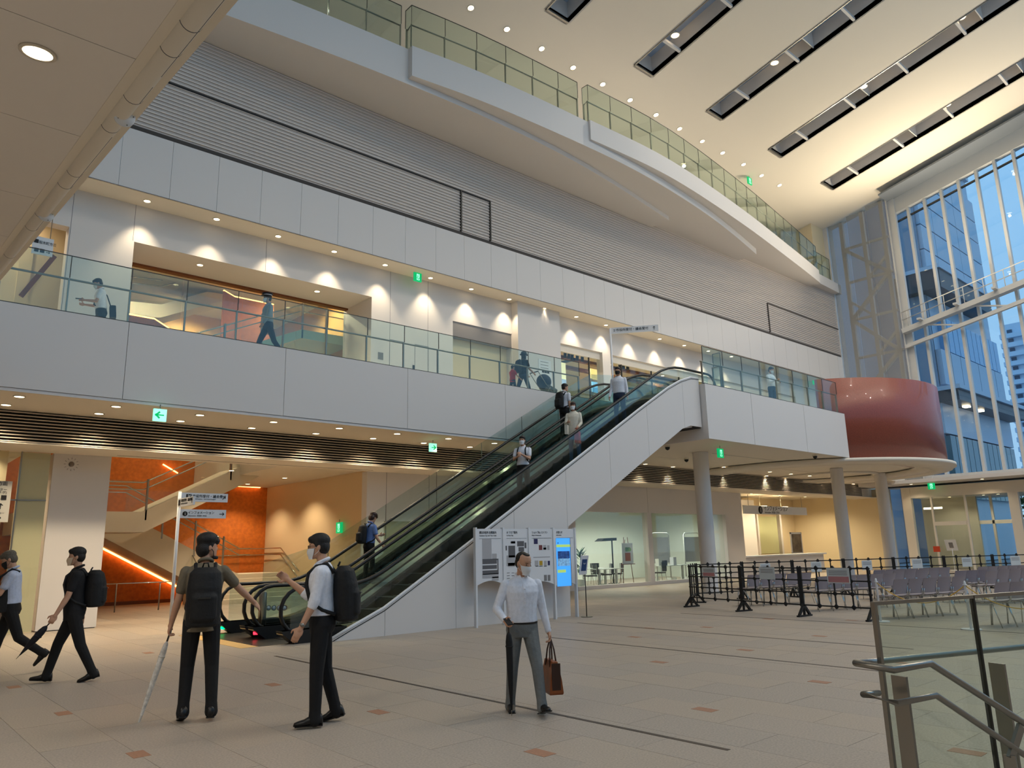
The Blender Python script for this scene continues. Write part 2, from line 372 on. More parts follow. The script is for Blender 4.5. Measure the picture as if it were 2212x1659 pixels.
# ---- upper balcony: three lens-shaped plates
def interp(pts, n=40):
    out = []
    for i in range(len(pts)-1):
        p0 = pts[max(i-1,0)]; p1 = pts[i]; p2 = pts[i+1]; p3 = pts[min(i+2,len(pts)-1)]
        m = max(2, int(n*abs(p2[0]-p1[0])/abs(pts[-1][0]-pts[0][0])))
        for j in range(m):
            t = j/m; out.append(tuple(.5*((2*p1[c])+(-p0[c]+p2[c])*t+(2*p0[c]-5*p1[c]+4*p2[c]-p3[c])*t*t+(-p0[c]+3*p1[c]-3*p2[c]+p3[c])*t**3) for c in (0,1)))
    out.append(tuple(pts[-1])); return out
cA = interp([(XW,20.0-.6),(0,18.95),(5.8,18.25),(10.4,17.76),(14.4,17.55),(18.2,17.62),(21.7,17.95),(26.38,18.65)])
cB = interp([(11.68,17.45),(14.2,17.12),(17.6,16.92),(21.0,16.86),(24.0,17.02),(27.5,17.42),(30.6,17.95),(33.66,18.58)])
cC = interp([(19.2,16.78),(22.6,16.66),(25.8,16.82),(31.1,17.42),(36.4,18.2),(39.5,18.68),(41.4,19.0)])
t5 = struct('trim_5', (20, 18, 16), 'upper balcony of three stepped curved white plates', 'balcony')
for c, z0, z1, xe in ((cA, 15.95, 17.2, 26.38), (cB, 16.14, 17.205, 33.66), (cC, 16.45, 17.25, 41.4)):
    poly = list(c)+[(xe, UY+.3), (c[0][0], UY+.3)]
    MB().prism(poly, 2, z0, z1).build('balcony_plate', white, t5)
MB().prism([(41.4, 19.2), (44.9, 19.35), (44.9, UY+.3), (41.4, UY+.3)], 2, 16.6, 17.2).build('balcony_plate', white, t5)
box('deck', plaster, t5, XW, 45, UY, 25, 16.9, 17.1)
w4 = struct('wall_third_floor', (20, 24, 17), 'pale wall at the back of the top balcony')
box('wall_panel', mat('grey_wall', (186, 184, 174), .7), w4, XW, 45, 23.6, 23.9, 17.1, roof(23.6)); box('wall_panel', cream, w4, 43.0, 45.3, UY+.2, 23.6, 17.1, roof(20)+.1)
for x in (9.0, 10.6): box('door_panel', inkgrey, w4, x, x+1.0, 23.56, 23.6, 17.1, 19.2)
# ---- roof with skylight strips
rf = struct('ceiling', (20, 5, 22), 'sloping warm white ceiling with long skylight strips', 'ceiling')
kx = 1.0325
SKY = [(a*kx, a*kx+w) for a, w in ((17.09-5.1,1.2),(17.09,1.2),(22.14,1.24),(27.28,1.28),(32.63,1.34),(38.16,1.45))]
YS, YN = 17.38, -9.0
def sloped(mb, x0, x1, ya, yb, t0, t1, mi=0):
    vs = [(x, y, roof(y)+t) for t in (t0, t1) for x, y in ((x0,ya),(x1,ya),(x1,yb),(x0,yb))]
    return mb.add(vs, [(0,3,2,1),(4,5,6,7),(0,1,5,4),(1,2,6,5),(2,3,7,6),(3,0,4,7)], mi)
edges = [XW]+[v for s_ in SKY for v in s_]+[XG+.3]
for a, b in zip(edges[0::2], edges[1::2]): sloped(MB(), a, b, YN, YS, 0, .25).build('ceiling_panel', ceilm, rf)
sloped(MB(), XW, XG+.3, YS, 25, 0, .25).build('ceiling_panel', ceilm, rf)
skytop = bpy.data.materials.new('skylight_frosted'); skytop.use_nodes = True
_n = skytop.node_tree.nodes; _l = skytop.node_tree.links; _n.clear(); _o = _n.new('ShaderNodeOutputMaterial'); _m = _n.new('ShaderNodeMixShader'); _a = _n.new('ShaderNodeBsdfTranslucent'); _b = _n.new('ShaderNodeBsdfDiffuse')
_a.inputs[0].default_value = (.46, .49, .52, 1); _b.inputs[0].default_value = (.5, .5, .5, 1); _l.new(_a.outputs[0], _m.inputs[1]); _l.new(_b.outputs[0], _m.inputs[2]); _l.new(_m.outputs[0], _o.inputs[0])
for a, b in SKY:
    ysg = [YS+.1]
    while ysg[-1] > 1: ysg.append(YS-1.5-2.55*(len(ysg)-1))
    for yu, yl in zip(ysg, ysg[1:]+[YN]): sloped(MB(), a-.1, b+.1, yl+.01, yu-.01, .95, 1.05).build('skylight_pane', skytop, rf)
    m = MB(); sloped(m, a-.08, a, YN, YS, 0, 1.0); sloped(m, b, b+.08, YN, YS, 0, 1.0); sloped(m, a, b, YS, YS+.08, 0, 1.0); m.build('skylight_curb', white, rf)
    m = MB(); sloped(m, a, a+.06, YN, YS, -.02, .05); sloped(m, a, b, YS-.07, YS, -.02, .05); m.build('skylight_rim', steel, rf)
    y = YS-1.5
    while y > 1:
        m = MB(); sloped(m, a, b, y-.05, y+.05, .02, .14); m.build('skylight_bar', white, rf); y -= 2.55
    y = YS-1.55-2.55
    while y > 1:
        m = MB(); sloped(m, a+.02, b-.02, y-.7, y-.66, .15, .95); m.build('skylight_baffle', white, rf); y -= 5.1
wb_ = struct('wall_back', (20, -9, 0), 'plain white wall of the atrium behind the viewer')
box('wall_panel', white, wb_, -7, 45.2, -9.3, -9, 0, 9); wlf = struct('wall_left', (-7, 5, 0), 'plain white wall at the left end of the atrium')
MB().prism([(-9, 0), (31, 0), (31, roof(25)), (25, roof(25)), (-9, roof(-9))], 0, -7.3, -7).build('wall_panel', white, wlf)
# ---- near soffit at the upper left with a round edge pipe
t6 = struct('trim_6', (-1, 6, 5), 'near sloping soffit of grey-white boards with a round edge pipe', 'soffit')
d = ray(249, 253); XS_ = d.x/d.z*(5.15-CAMH); e1 = Xp(0, 577, XS_); e2 = Xp(443, 13, XS_)
sl_ = (e1.z-e2.z)/(e1.y-e2.y)
def sof(y): return e1.z+sl_*(y-e1.y)
NW = mat('soffit_board', (232, 226, 218), .75)
js = [e2.y-2.2]+[Xp(px, py, XS_).y for px, py in ((345,80),(217,263),(115,393))]+[e1.y+2.0, e1.y+6]
stp = js[2]-js[1]
ys = [js[1]-3*stp, js[1]-2*stp, js[1]-stp, js[1], js[2], js[3], js[3]+stp*1.1, js[3]+stp*2.2, js[3]+stp*4]
for a, b in zip(ys, ys[1:]):
    MB().add([(x, y, sof(y)+t) for t in (0, .12) for x, y in ((XS_-.1, a+.004), (XS_-.1, b-.004), (-7, b-.004), (-7, a+.004))], [(0,3,2,1),(4,5,6,7),(0,1,5,4),(1,2,6,5),(2,3,7,6),(3,0,4,7)]).build('soffit_board', NW, t6)
ya, yb = ys[0], ys[-1]
MB().add([(x, y, sof(y)+t) for t in (.013, .2) for x, y in ((XS_-.1, ya), (XS_-.1, yb), (-7, yb), (-7, ya))], [(0,3,2,1),(4,5,6,7),(0,1,5,4),(1,2,6,5),(2,3,7,6),(3,0,4,7)]).build('soffit_core', inkdark, t6)
pipem = mat('edge_pipe_paint', (228, 220, 204), .45)
r_ = .072
MB().tube([(XS_, ya, sof(ya)+.02), (XS_, yb, sof(yb)+.02)], r_, 20).build('edge_pipe', pipem, t6)
MB().bar((XS_+.10, ya, sof(ya)+.06), (XS_+.10, yb, sof(yb)+.06), .06, .1).build('edge_flange', pipem, t6)
js2 = [Xp(*q, XS_).y for q in ((415,20),(372,75),(290,190),(240,258),(164,352),(143,383),(92,450),(70,480),(22,545))]
for y in js2:
    t = Vector((0, 1, sl_)).normalized(); c = Vector((XS_, y, sof(y)+.02))
    MB().tube([c-t*.004, c+t*.004], r_+.0015, 20).build('pipe_joint', inkdark, t6)
MB().add([(x, y, sof(y)+t) for t in (-.004, .1) for x, y in ((XS_-.14, ya), (XS_-.14, yb), (XS_-.04, yb), (XS_-.04, ya))], [(0,3,2,1),(4,5,6,7),(0,1,5,4),(1,2,6,5),(2,3,7,6),(3,0,4,7)]).build('edge_strip', pipem, t6)
tv = Vector((0, 1, sl_)).normalized(); nv_ = Vector((.62, -.2, -.76)).normalized(); nv_ = (nv_-tv*nv_.dot(tv)).normalized()
for a, b in ((js2[0]-.5, js2[1]), (js2[1], js2[1]+.35), (js2[1]+.55, js2[2]), (js2[3]+.12, js2[4]), (js2[4], js2[5]), (js2[6], js2[7])):
    pa, pb = (Vector((XS_, y, sof(y)+.02))+nv_*(r_-.002) for y in (a, b)); MB().bar(pa, pb, .006, .006).build('pipe_slot', inkdark, t6)
capm = mat('white_cap', (225, 232, 240), .5)
for px, py in ((257, 247), (88, 478)):
    c = Xp(px, py, XS_); n = ((CAM-c).normalized()*.8+Vector((.35, -.1, -.1))).normalized(); cc = Vector((XS_+.02, c.y, sof(c.y)+.01))+n*.03
    MB().tube([cc, cc+n*.05], [.076, .076], 24).build('pipe_end_cap', capm, t6)
    u_ = n.cross(Vector((0,0,1))).normalized(); w_ = n.cross(u_)
    for k in range(4): a = .5+k*1.57; q = cc+n*.05+(u_*math.cos(a)+w_*math.sin(a))*.06; MB().tube([q, q+n*.003], .005, 6).build('cap_screw', inkdark, t6)
# ---- glass front (x = XG)
gf = struct('window_1', (XG, 8, 5), 'tall glazed facade with slim white vertical mullions', 'window')
mull = mat('mullion_paint', (206, 204, 200), .45)
ms = [Xp(1700+a/4.32, 250+b/4.32, XG) for a, b in ((990,950),(1125,870),(1268,790),(1420,705),(1578,620),(1748,520),(1922,425),(2108,320))]
yy = [m.y for m in ms]; st = (yy[-1]-yy[0])/7
yy = [yy[0]+st*i for i in range(17)]
def gtop(y): return 20.62+.2226*(15.5-y)
for y in yy:
    MB().box(XG-.22, XG+.1, y-.07, y+.07, 5.05, gtop(y)).build('mullion', mull, gf)
gy0, gy1 = yy[0]+.6, yy[-1]
zsp = [5.05, 13.25, 22.0]
for a, b in zip([yy[0]]+yy[1:], yy[1:]):
    for t in (0, 1):
        z0 = 5.05 if t == 0 else 13.0; z1 = 13.0 if t == 0 else gtop((a+b)/2)
        MB().box(XG+.02, XG+.035, b+.07, a-.07, z0+.02, z1).build('glass_pane', G_win, gf)
MB().add([(x, y, gtop(y)+t) for t in (0, .9) for x, y in ((XG-.25, yy[-1]), (XG-.25, 15.9), (XG+.2, 15.9), (XG+.2, yy[-1]))], [(0,3,2,1),(4,5,6,7),(0,1,5,4),(1,2,6,5),(2,3,7,6),(3,0,4,7)]).build('head_beam', mull, gf)
MB().add([(x, y, gtop(y)+t) for t in (-.5, -.42) for x, y in ((XG-.05, yy[-1]), (XG-.05, 15.6), (XG+.1, 15.6), (XG+.1, yy[-1]))], [(0,3,2,1),(4,5,6,7),(0,1,5,4),(1,2,6,5),(2,3,7,6),(3,0,4,7)]).build('head_blind', darksteel, gf)
MB().add([(x, y, gtop(y)+.9+t) for t in (0, .1) for x, y in ((XG-1.6, yy[-1]), (XG-1.6, 15.9), (XG+.2, 15.9), (XG+.2, yy[-1]))], [(0,3,2,1),(4,5,6,7),(0,1,5,4),(1,2,6,5),(2,3,7,6),(3,0,4,7)]).build('cove_blind', mat('blind_grey', (120, 126, 134), .6), gf)
box('sill_beam', mull, gf, XG-.3, XG+.2, yy[-1], 20, 4.6, 5.05)
MB().box(XG-.35, XG-.1, 15.55, 15.95, 4.8, roof(15.8)).build('corner_post', mull, gf)
# inclined service gangway along the glass
gw = empty('gangway', (XG-.8, 10, 13.5), 'inclined white maintenance gangway with thin railing across the glass facade', 'gangway')
def gz(y): return 13.28+.195*(15.9-y)
for dz, w, h in ((0, .5, .28), (-.9, .2, .2)):
    MB().bar((XG-.6, 15.9, gz(15.9)+dz), (XG-.6, yy[-1], gz(yy[-1])+dz), w, h).build('beam', mull, gw)
for dz in (.55, 1.0): MB().tube([(XG-.6, 15.9, gz(15.9)+.14+dz), (XG-.6, yy[-1], gz(yy[-1])+.14+dz)], .025, 6).build('rail', mull, gw)
y = 15.6
while y > 4:
    MB().tube([(XG-.6, y, gz(y)+.1), (XG-.6, y, gz(y)+1.14)], .022, 6).build('rail_post', mull, gw); y -= 1.0
for y in (14.6, 12.2, 9.8): MB().bar((XG-.6, y, gz(y)-.14), (XG-.6, y-1.6, gz(y-1.6)-.85), .08, .08).build('brace', mull, gw)
# mesh screen with truss behind
ts = empty('steel_truss', (XG, 18, 5), 'pale steel truss tower standing behind the fine metal mesh', 'truss')
for y in (16.4, 17.6, 18.9): MB().bar((XG-.05, y, 4.8), (XG-.05, y, roof(y)-.05), .22, .22).build('truss_post', mull, ts)
zz = [5.2, 7.6, 10.0, 12.4, 14.8, 17.2, 19.4]
for i, (a, b) in enumerate(zip(zz, zz[1:])):
    s_ = (16.4, 18.9) if i % 2 else (18.9, 16.4)
    MB().bar((XG-.05, s_[0], a), (XG-.05, s_[1], b), .26, .2).build('truss_brace', mull, ts); MB().bar((XG-.05, 17.6, a), (XG-.05, s_[0], (a+b)/2), .2, .14).build('truss_brace', mull, ts)
    MB().bar((XG-.05, 16.2, b), (XG-.05, 19.0, b), .14, .14).build('truss_beam', mull, ts)
sc_ = empty('mesh_screen', (XG-.5, 18, 8), 'translucent fine metal mesh screen beside the glass facade', 'screen')
me_ = MB()
for a, b in ((15.95, 17.15), (17.16, 18.35), (18.36, 19.55)):
    MB().box(XG-.5, XG-.495, a, b, 4.9, roof(b)-.05).build('mesh_sheet', MATS['fine_metal_mesh'], sc_)
MB().box(XG-.53, XG-.45, 15.9, 15.97, 4.85, roof(15.9)-.05).build('mesh_frame', mull, sc_)
# ================================================================== STAIR HALL (behind the lower wall)
w5 = struct('wall_stair_hall', (8, 29.3, 0), 'orange back wall and glossy beige side wall of the stair hall')
box('orange_wall', orange, w5, 3.0, 12.9, 29.3, 29.6, 0, 5.6); box('upper_wall', mat('tan_wall', (206, 158, 96), .6), w5, 3.0, 12.9, 29.3, 29.6, 5.6, 10.9)
box('beige_wall', beige, w5, 12.81, 13.1, WY+.3, 29.3, 0, 4.24); box('beige_wall', mat('tan_wall', (206, 158, 96), .6), w5, 12.81, 13.1, 22.4, 29.3, F2, 10.9)
box('cream_wall', cream, w5, 2.7, 3.0, 22.4, 29.3, 0, 10.9)
box('hall_ceiling', plaster, w5, 9.9, 12.81, WY+.02, 29.3, 4.24, F2)
box('hall_ceiling', plaster, w5, 2.7, 13.1, 22.4, 29.6, 10.9, 11.1)
box('skirting', wood, w5, 3.0, 12.8, 29.28, 29.3, 0, .12)
def flight(root, m, bot, top, y0, y1, glass_h=.95, posts=(), gm=G_clear, side='front'):
    poly = bot+top[::-1]
    MB().prism(poly, 1, y0, y1).build('stringer', m, root)
    yg = y0+.03
    MB().prism([(x, z) for x, z in top]+[(x, z+glass_h) for x, z in top[::-1]], 1, yg, yg+.012).build('glass_guard', gm, root)
    for h, dy in ((.9, .1), (.68, .1)):
        MB().tube([(x, yg+dy, z+h) for x, z in top], .02, 6).build('handrail', chrome, root)
    for x in posts:
        for (xa, za), (xb, zb) in zip(top, top[1:]):
            if xa <= x <= xb: z = za+(zb-za)*(x-xa)/max(xb-xa, 1e-6)
        MB().box(x-.025, x+.025, yg-.03, yg+.05, z-.3, z+glass_h).build('post', steel, root)
st1 = empty('stair', (8, 26, 0), 'white scissor stair with glass guards in front of the orange wall', 'stair')
MB().prism([(10.6, 0), (6.2, 2.38), (4.0, 2.38), (4.0, 3.03), (7.0, 3.03), (10.9, .94), (10.9, 0)], 1, 27.0, 29.25).build('lower_flight', stairw, st1)
MB().prism([(7.0,3.03),(10.9,.94),(10.9,1.9),(7.0,4.0)], 1, 27.02, 27.03).build('glass_guard', G_clear, st1)
for x, z in ((8.2, 2.4), (9.3, 1.8), (10.3, 1.27)): MB().box(x-.025, x+.025, 26.99, 27.05, z-.2, z+1.0).build('post', steel, st1)
for h in (.9, .68): MB().tube([(4.2, 27.1, 3.03+h), (7.0, 27.1, 3.03+h), (10.9, 27.1, .94+h), (11.3, 27.1, .94+h)], .02, 6).build('handrail', chrome, st1)
flight(st1, stairw, [(4.0,2.36),(7.05,2.36),(9.55,3.68),(12.7,5.35)], [(4.0,2.97),(6.95,2.97),(9.8,4.45),(12.7,5.96)], 24.9, 26.7, posts=(7.05, 9.6, 11.6))
for k in range(6):
    MB().box(9.2, 12.8 if k < 5 else 10.9, 25.9+.3*k, 27.5 if k < 5 else 27.0+.5, .157*k, .157*(k+1)).build('step', stairw, st1)
MB().box(10.92, 12.8, 27.4, 29.25, .785, .94).build('landing', stairw, st1)
for h in (.9, .66): MB().tube([(12.0, 29.15, .94+h), (12.7, 29.15, .94+h), (12.7, 27.6, .94+h), (12.7, 26.0, .1+h)], .02, 6).build('handrail', chrome, st1)
for h in (.9, .66): MB().tube([(10.9, 29.15, .94+h), (12.0, 29.15, .94+h)], .02, 6).build('handrail', chrome, st1)
for x in (9.25,):
    MB().prism([(25.8,.9),(27.4,1.85),(27.4,.95),(25.8,.05)], 0, x, x+.012).build('glass_guard', G_clear, st1); MB().tube([(x, 25.6, .9), (x, 25.8, .95), (x, 27.4, 1.85)], .02, 6).build('handrail', chrome, st1)
    for y, z in ((25.8, 0), (26.6, .4), (27.4, .9)): MB().box(x-.02, x+.02, y-.02, y+.02, z, z+.95).build('post', steel, st1)
st2 = empty('stair', (8, 25, F2), 'upper stair flights seen through the second-floor window', 'stair')
flight(st2, stairw, [(4.6,9.3),(7.3,9.52),(9.73,10.75),(9.9,10.85)], [(4.6,9.75),(7.3,10.0),(8.6,10.68),(8.8,10.78)], 26.0, 27.5, .1)
MB().prism([(6.2,9.0),(7.4,9.5),(10.3,7.9),(12.4,6.7),(12.4,6.4),(10.9,6.4)], 1, 27.6, 29.2).build('back_flight', stairw, st2)
tealm = mat('pale_green_stringer', (186, 206, 186), .4)
flight(st2, tealm, [(6.2,6.4),(9.54,8.05),(10.97,8.75),(12.8,8.75)], [(6.2,6.78),(9.54,8.38),(10.97,9.05),(12.8,9.08)], 22.95, 24.6, .95, posts=(8.4, 9.6, 11.0, 11.9, 12.7), gm=G_clear)
# floor rail in the hall
fr = empty('floor_rail', (7, 26, 0), 'thin steel guard rail on the floor before the orange wall', 'railing')
MB().tube([(5.2, 25.9, .84), (8.9, 25.3, .84)], .018, 6).build('rail', chrome, fr)
for x, y in ((5.4, 25.87), (6.6, 25.67), (7.8, 25.48), (8.8, 25.32)): MB().tube([(x, y, 0), (x, y, .84)], .02, 6).build('post', steel, fr)
# light strips
def led(name, pts, label, m=ledm, r=.025):
    o = MB().tube(pts, r, 6).build(name, m); return tag(o, label, 'light')
led('led_strip', [(6.35, 29.2, 2.27), (10.0, 29.2, .28)], 'glowing orange light strip under the lower stair flight', r=.035)
led('led_strip', [Yp(352, 1003, 29.2), Yp(384, 1022, 29.2)], 'short orange light strip high on the hall wall above the stair')
led('led_strip', [Yp(511, 1050, 29.2), Yp(562, 1053, 29.2)], 'short orange light strip at the ceiling beside the beige wall')
def guard_panel(y, pxs, zb, label, llabel):
    pts = [Yp(px, py, y) for px, py in pxs]; e = empty('orange_guard', (pts[0].x, y, zb), label, 'panel')
    MB().prism([(p.x, p.z) for p in pts]+[(pts[-1].x, zb), (pts[0].x, zb)], 1, y, y+.1).build('panel_face', orange, e)
    led('led_strip', [p+Vector((0, .05, .03)) for p in pts], llabel, r=.028)
guard_panel(23.1, ((268,678),(334,690),(366,711)), 7.2, 'orange stair guard panel at the lower left of the stair window', 'bent orange light strip at the lower left of the stair window')
guard_panel(24.9, ((484,628),(508,642),(592,659)), 8.2, 'orange stair guard panel behind the guard in the stair window', 'bent orange light strip behind the guard in the stair window')
# left rooms
w6 = struct('wall_left_room', (-1, 24, 0), 'cream and orange room behind the left glass')
box('room_wall', cream, w6, XW, 2.7, 24.5, 24.7, 1.2, 4.3); box('room_wall', orange, w6, XW, 2.7, 24.4, 24.6, 0, 1.2); box('room_wall', cream, w6, XW, 2.7, 23.5, 23.7, F2, 10.9)
box('orange_band', orange, w6, XW, 2.4, 23.4, 23.5, F2, 7.9); box('orange_band', orange, w6, XW, 2.7, 24.38, 24.5, 3.2, 3.75)
MB().bar(Yp(45, 640, 22.34), Yp(118, 553, 22.34), .06, .12).build('stair_line', wood, w6); box('room_wall', cream, w6, 2.3, 4.6, 22.42, 22.55, F2, C2); box('orange_band', orange, w6, 2.3, 4.6, 22.38, 22.42, F2, 7.55)
box('side_jamb', cream, w6, 3.0, 3.6, WY+.05, WY+.12, 0, 4.08); box('door_frame', steel, w6, 3.0, 3.03, WY+.02, WY+.05, 0, 4.08)
box('door_frame', steel, w6, XW, 3.6, WY+.02, WY+.05, 2.95, 2.98)
for a, b in ((-2, .4), (.41, 3.0), (3.03, 3.6)): box('door_pane', G_clear, w6, a, b, WY+.03, WY+.04, .02, 4.06)
# ================================================================== 1F SHOP
w7 = struct('wall_shop', (26, 26, 0), 'pale interior walls of the lit meeting room behind the shop glass')
shopw = mat('shop_wall', (232, 236, 224), .7)
box('room_wall', shopw, w7, 20.9, 33.4, 26, 26.2, 0, 4.3); box('room_wall', shopw, w7, 20.7, 20.9, WY+.3, 26, 0, 4.3); box('room_wall', shopw, w7, 33.2, 33.4, WY+.9, 26, 0, 4.3)
box('room_ceiling', shopw, w7, 20.9, 33.4, WY+.3, 26, 3.6, 3.7)
# ---- info recess
w8 = struct('wall_information', (40, 24.5, 0), 'cream wall of the information counter recess')
box('room_wall', cream, w8, 33.4, 48, 24.6, 24.8, 0, 4.3); box('room_wall', cream, w8, 46.0, 46.3, 19.2, 24.6, 0, 4.6)
box('wall_panel', white, w8, 33.4, 34.2, 23.6, 24.6, 0, 4.1); box('wall_panel', white, w8, 38.2, 40.2, 23.9, 24.6, 0, 4.1)
gg = mat('screen_glass_green', (196, 196, 150), .3)
box('glass_screen', gg, w8, 34.4, 37.6, 24.4, 24.55, 1.0, 3.2); box('glass_screen', gg, w8, 41.0, 43.6, 24.4, 24.55, 1.0, 3.2)
box('screen_frame', white, w8, 40.9, 41.05, 24.2, 24.4, .9, 3.4); box('screen_frame', white, w8, 43.5, 43.7, 24.2, 24.4, .9, 3.4)
for px, py in ((1808,1169),(1809,1177),(1810,1187),(1811,1196)):
    c = Yp(px, py, 24.55); box('wall_switch', darksteel, w8, c.x-.08, c.x+.08, 24.55, 24.6, c.z-.08, c.z+.08)
ct = empty('information_counter', (38, 21, 0), 'long white information counter beneath the hanging sign', 'counter')
box('counter_top', signwhite, ct, 33.5, 42.0, 20.7, 21.6, .95, 1.02); box('counter_front', white, ct, 33.6, 41.9, 20.85, 21.0, .05, .95)
ib = empty('picture_board', (41.5, 22.4, 0), 'dark framed picture leaning behind the information counter', 'picture')
MB().box(41.6, 42.7, 22.5, 22.53, 1.05, 2.1).build('picture', mat('dark_picture', (92, 84, 76), .4, noise=(3, .6)), ib); MB().box(41.5, 41.6, 22.5, 22.55, .9, 2.2).box(42.7, 42.8, 22.5, 22.55, .9, 2.2).box(41.5, 42.8, 22.5, 22.55, 2.1, 2.2).box(41.5, 42.8, 22.5, 22.55, 0, 1.05).build('frame', signwhite, ib)
# ================================================================== DRUM, COLUMNS
DC = (33.4, 16.8)
dr = struct('wall_drum', (33.4, 16.8, S), 'curved terracotta-red drum bulging from the second floor', 'wall')
R_ = math.radians
MB().ring(DC, 5.35, 5.55, S-.02, 8.0, R_(212), R_(372), 64).build('drum_shell', terra, dr)
MB().ring((34.5, 17.3), 5.3, 5.5, S-.05, 7.5, R_(270), R_(372), 40).build('drum_shell', terra, dr)
box('drum_deck', plaster, dr, 29.3, 38.6, 13.4, 20, S+.01, F2)
ds = struct('trim_7', (33.4, 16.8, 4.7), 'white circular soffit rim under the red drum', 'soffit')
MB().ring(DC, 4.35, 5.85, S-.16, S-.03, n=72).build('soffit_rim', plaster, ds)
MB().ring((34.6, 17.4), 5.0, 5.9, S-.165, S-.05, R_(270), R_(372), 48).build('soffit_rim', plaster, ds)
MB().ring((36.5, 17.6), 2.1, 2.4, S-.07, S+.01, n=48).build('soffit_groove', plaster, ds)
for i, (x, y, lab) in enumerate(((22.5, 15.3, 'round white column nearest the escalator'), (33.0, 15.4, 'middle round white column under the red drum'), (37.4, 15.35, 'farthest round white column beside the entrance vestibule'))):
    c = empty('column', (x, y, 0), lab, 'column', 'round white columns under the second floor', local=True)
    MB().cyl((0, 0), .27, .02, S-.005, 32).build('shaft', white, c); MB().cyl((0, 0), .285, 0, .02, 32).build('base_ring', steel, c)
# ================================================================== VESTIBULE (x = XG)
vb = struct('window_2', (XG, 14, 0), 'white framed glass entrance vestibule under the facade', 'window')
box('canopy', white, vb, XG-1.8, XG+3, 3, 19.0, 4.62, 4.8); box('shadow_line', blackm, vb, XG-.06, XG+.5, 3, 18.3, 4.55, 4.62)
box('blue_window', G_win, vb, XG+.1, XG+.12, 17.5, 18.1, .1, 4.2); box('window_frame', mull, vb, XG, XG+.2, 18.1, 18.3, 0, 4.5)
vf = mat('vestibule_white', (232, 222, 206), .5)
box('frame', vf, vb, XG-.05, XG+.25, 16.95, 17.42, 0, 4.5); box('frame', vf, vb, XG-.05, XG+.25, 3, 16.94, 3.9, 4.5)
box('frame', vf, vb, XG-.05, XG+.25, 11.75, 12.2, 0, 3.9)
for y in (15.92, 14.24): box('post', vf, vb, XG, XG+.1, y-.05, y+.05, 0, 3.9)
box('door_head', vf, vb, XG-.02, XG+.15, 14.3, 15.9, 2.35, 2.55)
for a, b, z0, z1 in ((15.98,16.94,.05,3.9),(14.3,15.86,2.56,3.9),(14.3,15.06,.05,2.34),(15.08,15.86,.05,2.34),(12.25,14.18,.05,3.9),(8.5,11.7,.05,3.9)):
    box('glass_pane', G_clear, vb, XG+.04, XG+.055, a, b, z0, z1)
box('inner_wall', mat('vestibule_back', (206, 198, 176), .6), vb, XG+3.2, XG+3.4, 14.7, 17.6, 0, 4.5)
box('inner_ceiling', vf, vb, XG+.3, XG+6, 3, 17.42, 3.95, 4.1)
box('inner_frame', vf, vb, XG+3.3, XG+3.5, 9, 14.7, 2.4, 2.6)
for y in (14.0, 12.9, 11.6, 10.2): box('inner_post', vf, vb, XG+3.3, XG+3.45, y-.06, y+.06, 0, 4.0)
box('vestibule_floor', jointm, vb, XG+1.3, XG+8, 3, 18, -.3, -.01)
w9 = tag(MB().box(XG+1.5, XG+1.62, 15.95, 16.9, 3.3, 3.4).build('strip_lamp', ledw), 'long white strip lamp inside the left vestibule pane', 'light')
# ================================================================== OUTSIDE
ot = struct('ground', (60, 10, 0), 'paved ground outside the glass facade', 'ground'); box('paving', mat('paving', (150, 154, 160), .8), ot, 46.5, 220, -80, 120, -.4, -.05)
tw = empty('office_tower', (60, 19.3, 0), 'pale blue panelled office tower rising left behind the glass facade', 'building')
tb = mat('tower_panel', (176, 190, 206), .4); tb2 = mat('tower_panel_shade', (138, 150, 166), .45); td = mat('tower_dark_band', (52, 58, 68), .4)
tw_y = 19.3
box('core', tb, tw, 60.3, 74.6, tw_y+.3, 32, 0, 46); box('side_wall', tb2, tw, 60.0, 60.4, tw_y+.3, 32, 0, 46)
box('side_wall', tb, tw, 56.5, 60.0, tw_y+4, 32, 0, 46)
for i in range(5):
    xa = 60.3+2.86*i
    for j in range(12):
        za = 21.6+2.05*j
        if j in (5,) and i > 2: continue
        box('wall_panel', tb, tw, xa+.03, xa+2.83, tw_y, tw_y+.3, za+.05, za+2.0)
MB().box(59.0, 70.5, tw_y-1.2, tw_y+2, 19.9, 21.4).build('overhang', td, tw); MB().box(58.9, 70.6, tw_y-1.3, tw_y+2, 21.4, 21.7).build('overhang_top', tb, tw)
for i in range(7): box('wall_panel', tb, tw, 60.4+2.05*i, 62.35+2.05*i, tw_y-.1, tw_y+.3, 12.9, 15.6)
wm = mat('tower_window', (120, 170, 210), .15)
for i in range(12): box('window', wm, tw, 61.6+1.1*i, 62.6+1.1*i, tw_y-.05, tw_y+.3, 15.7, 18.4)
MB().box(58.6, 74.6, tw_y-1.4, tw_y+2, 11.3, 12.1).build('ledge', td, tw); MB().box(58.4, 74.8, tw_y-1.6, tw_y+2, 12.1, 12.4).build('ledge_top', tb, tw)
for i in range(13): box('window', mat('tower_window_low', (86, 120, 130), .1), tw, 59.8+1.15*i, 60.85+1.15*i, tw_y-.06, tw_y+.3, 4.5, 9.0)
box('wall_band', tb, tw, 59, 74.6, tw_y-.08, tw_y+.3, 9.1, 11.3)
for i in range(2): tag(MB().box(61.5+3*i, 62.1+3*i, tw_y-1.0, tw_y-.6, 11.15, 11.28).build('tower_lamp', ledw), ('left' if i == 0 else 'right')+' warm lamp under the dark ledge of the office tower', 'light')
rt = empty('apartment_tower', (140, 35, 0), 'distant white apartment tower with rows of balconies at the right', 'building')
aw = mat('apartment_white', (206, 220, 236), .6); ad = mat('apartment_dark', (70, 86, 108), .5)
box('core', aw, rt, 140.4, 170, 12, 35.4, 0, 36)
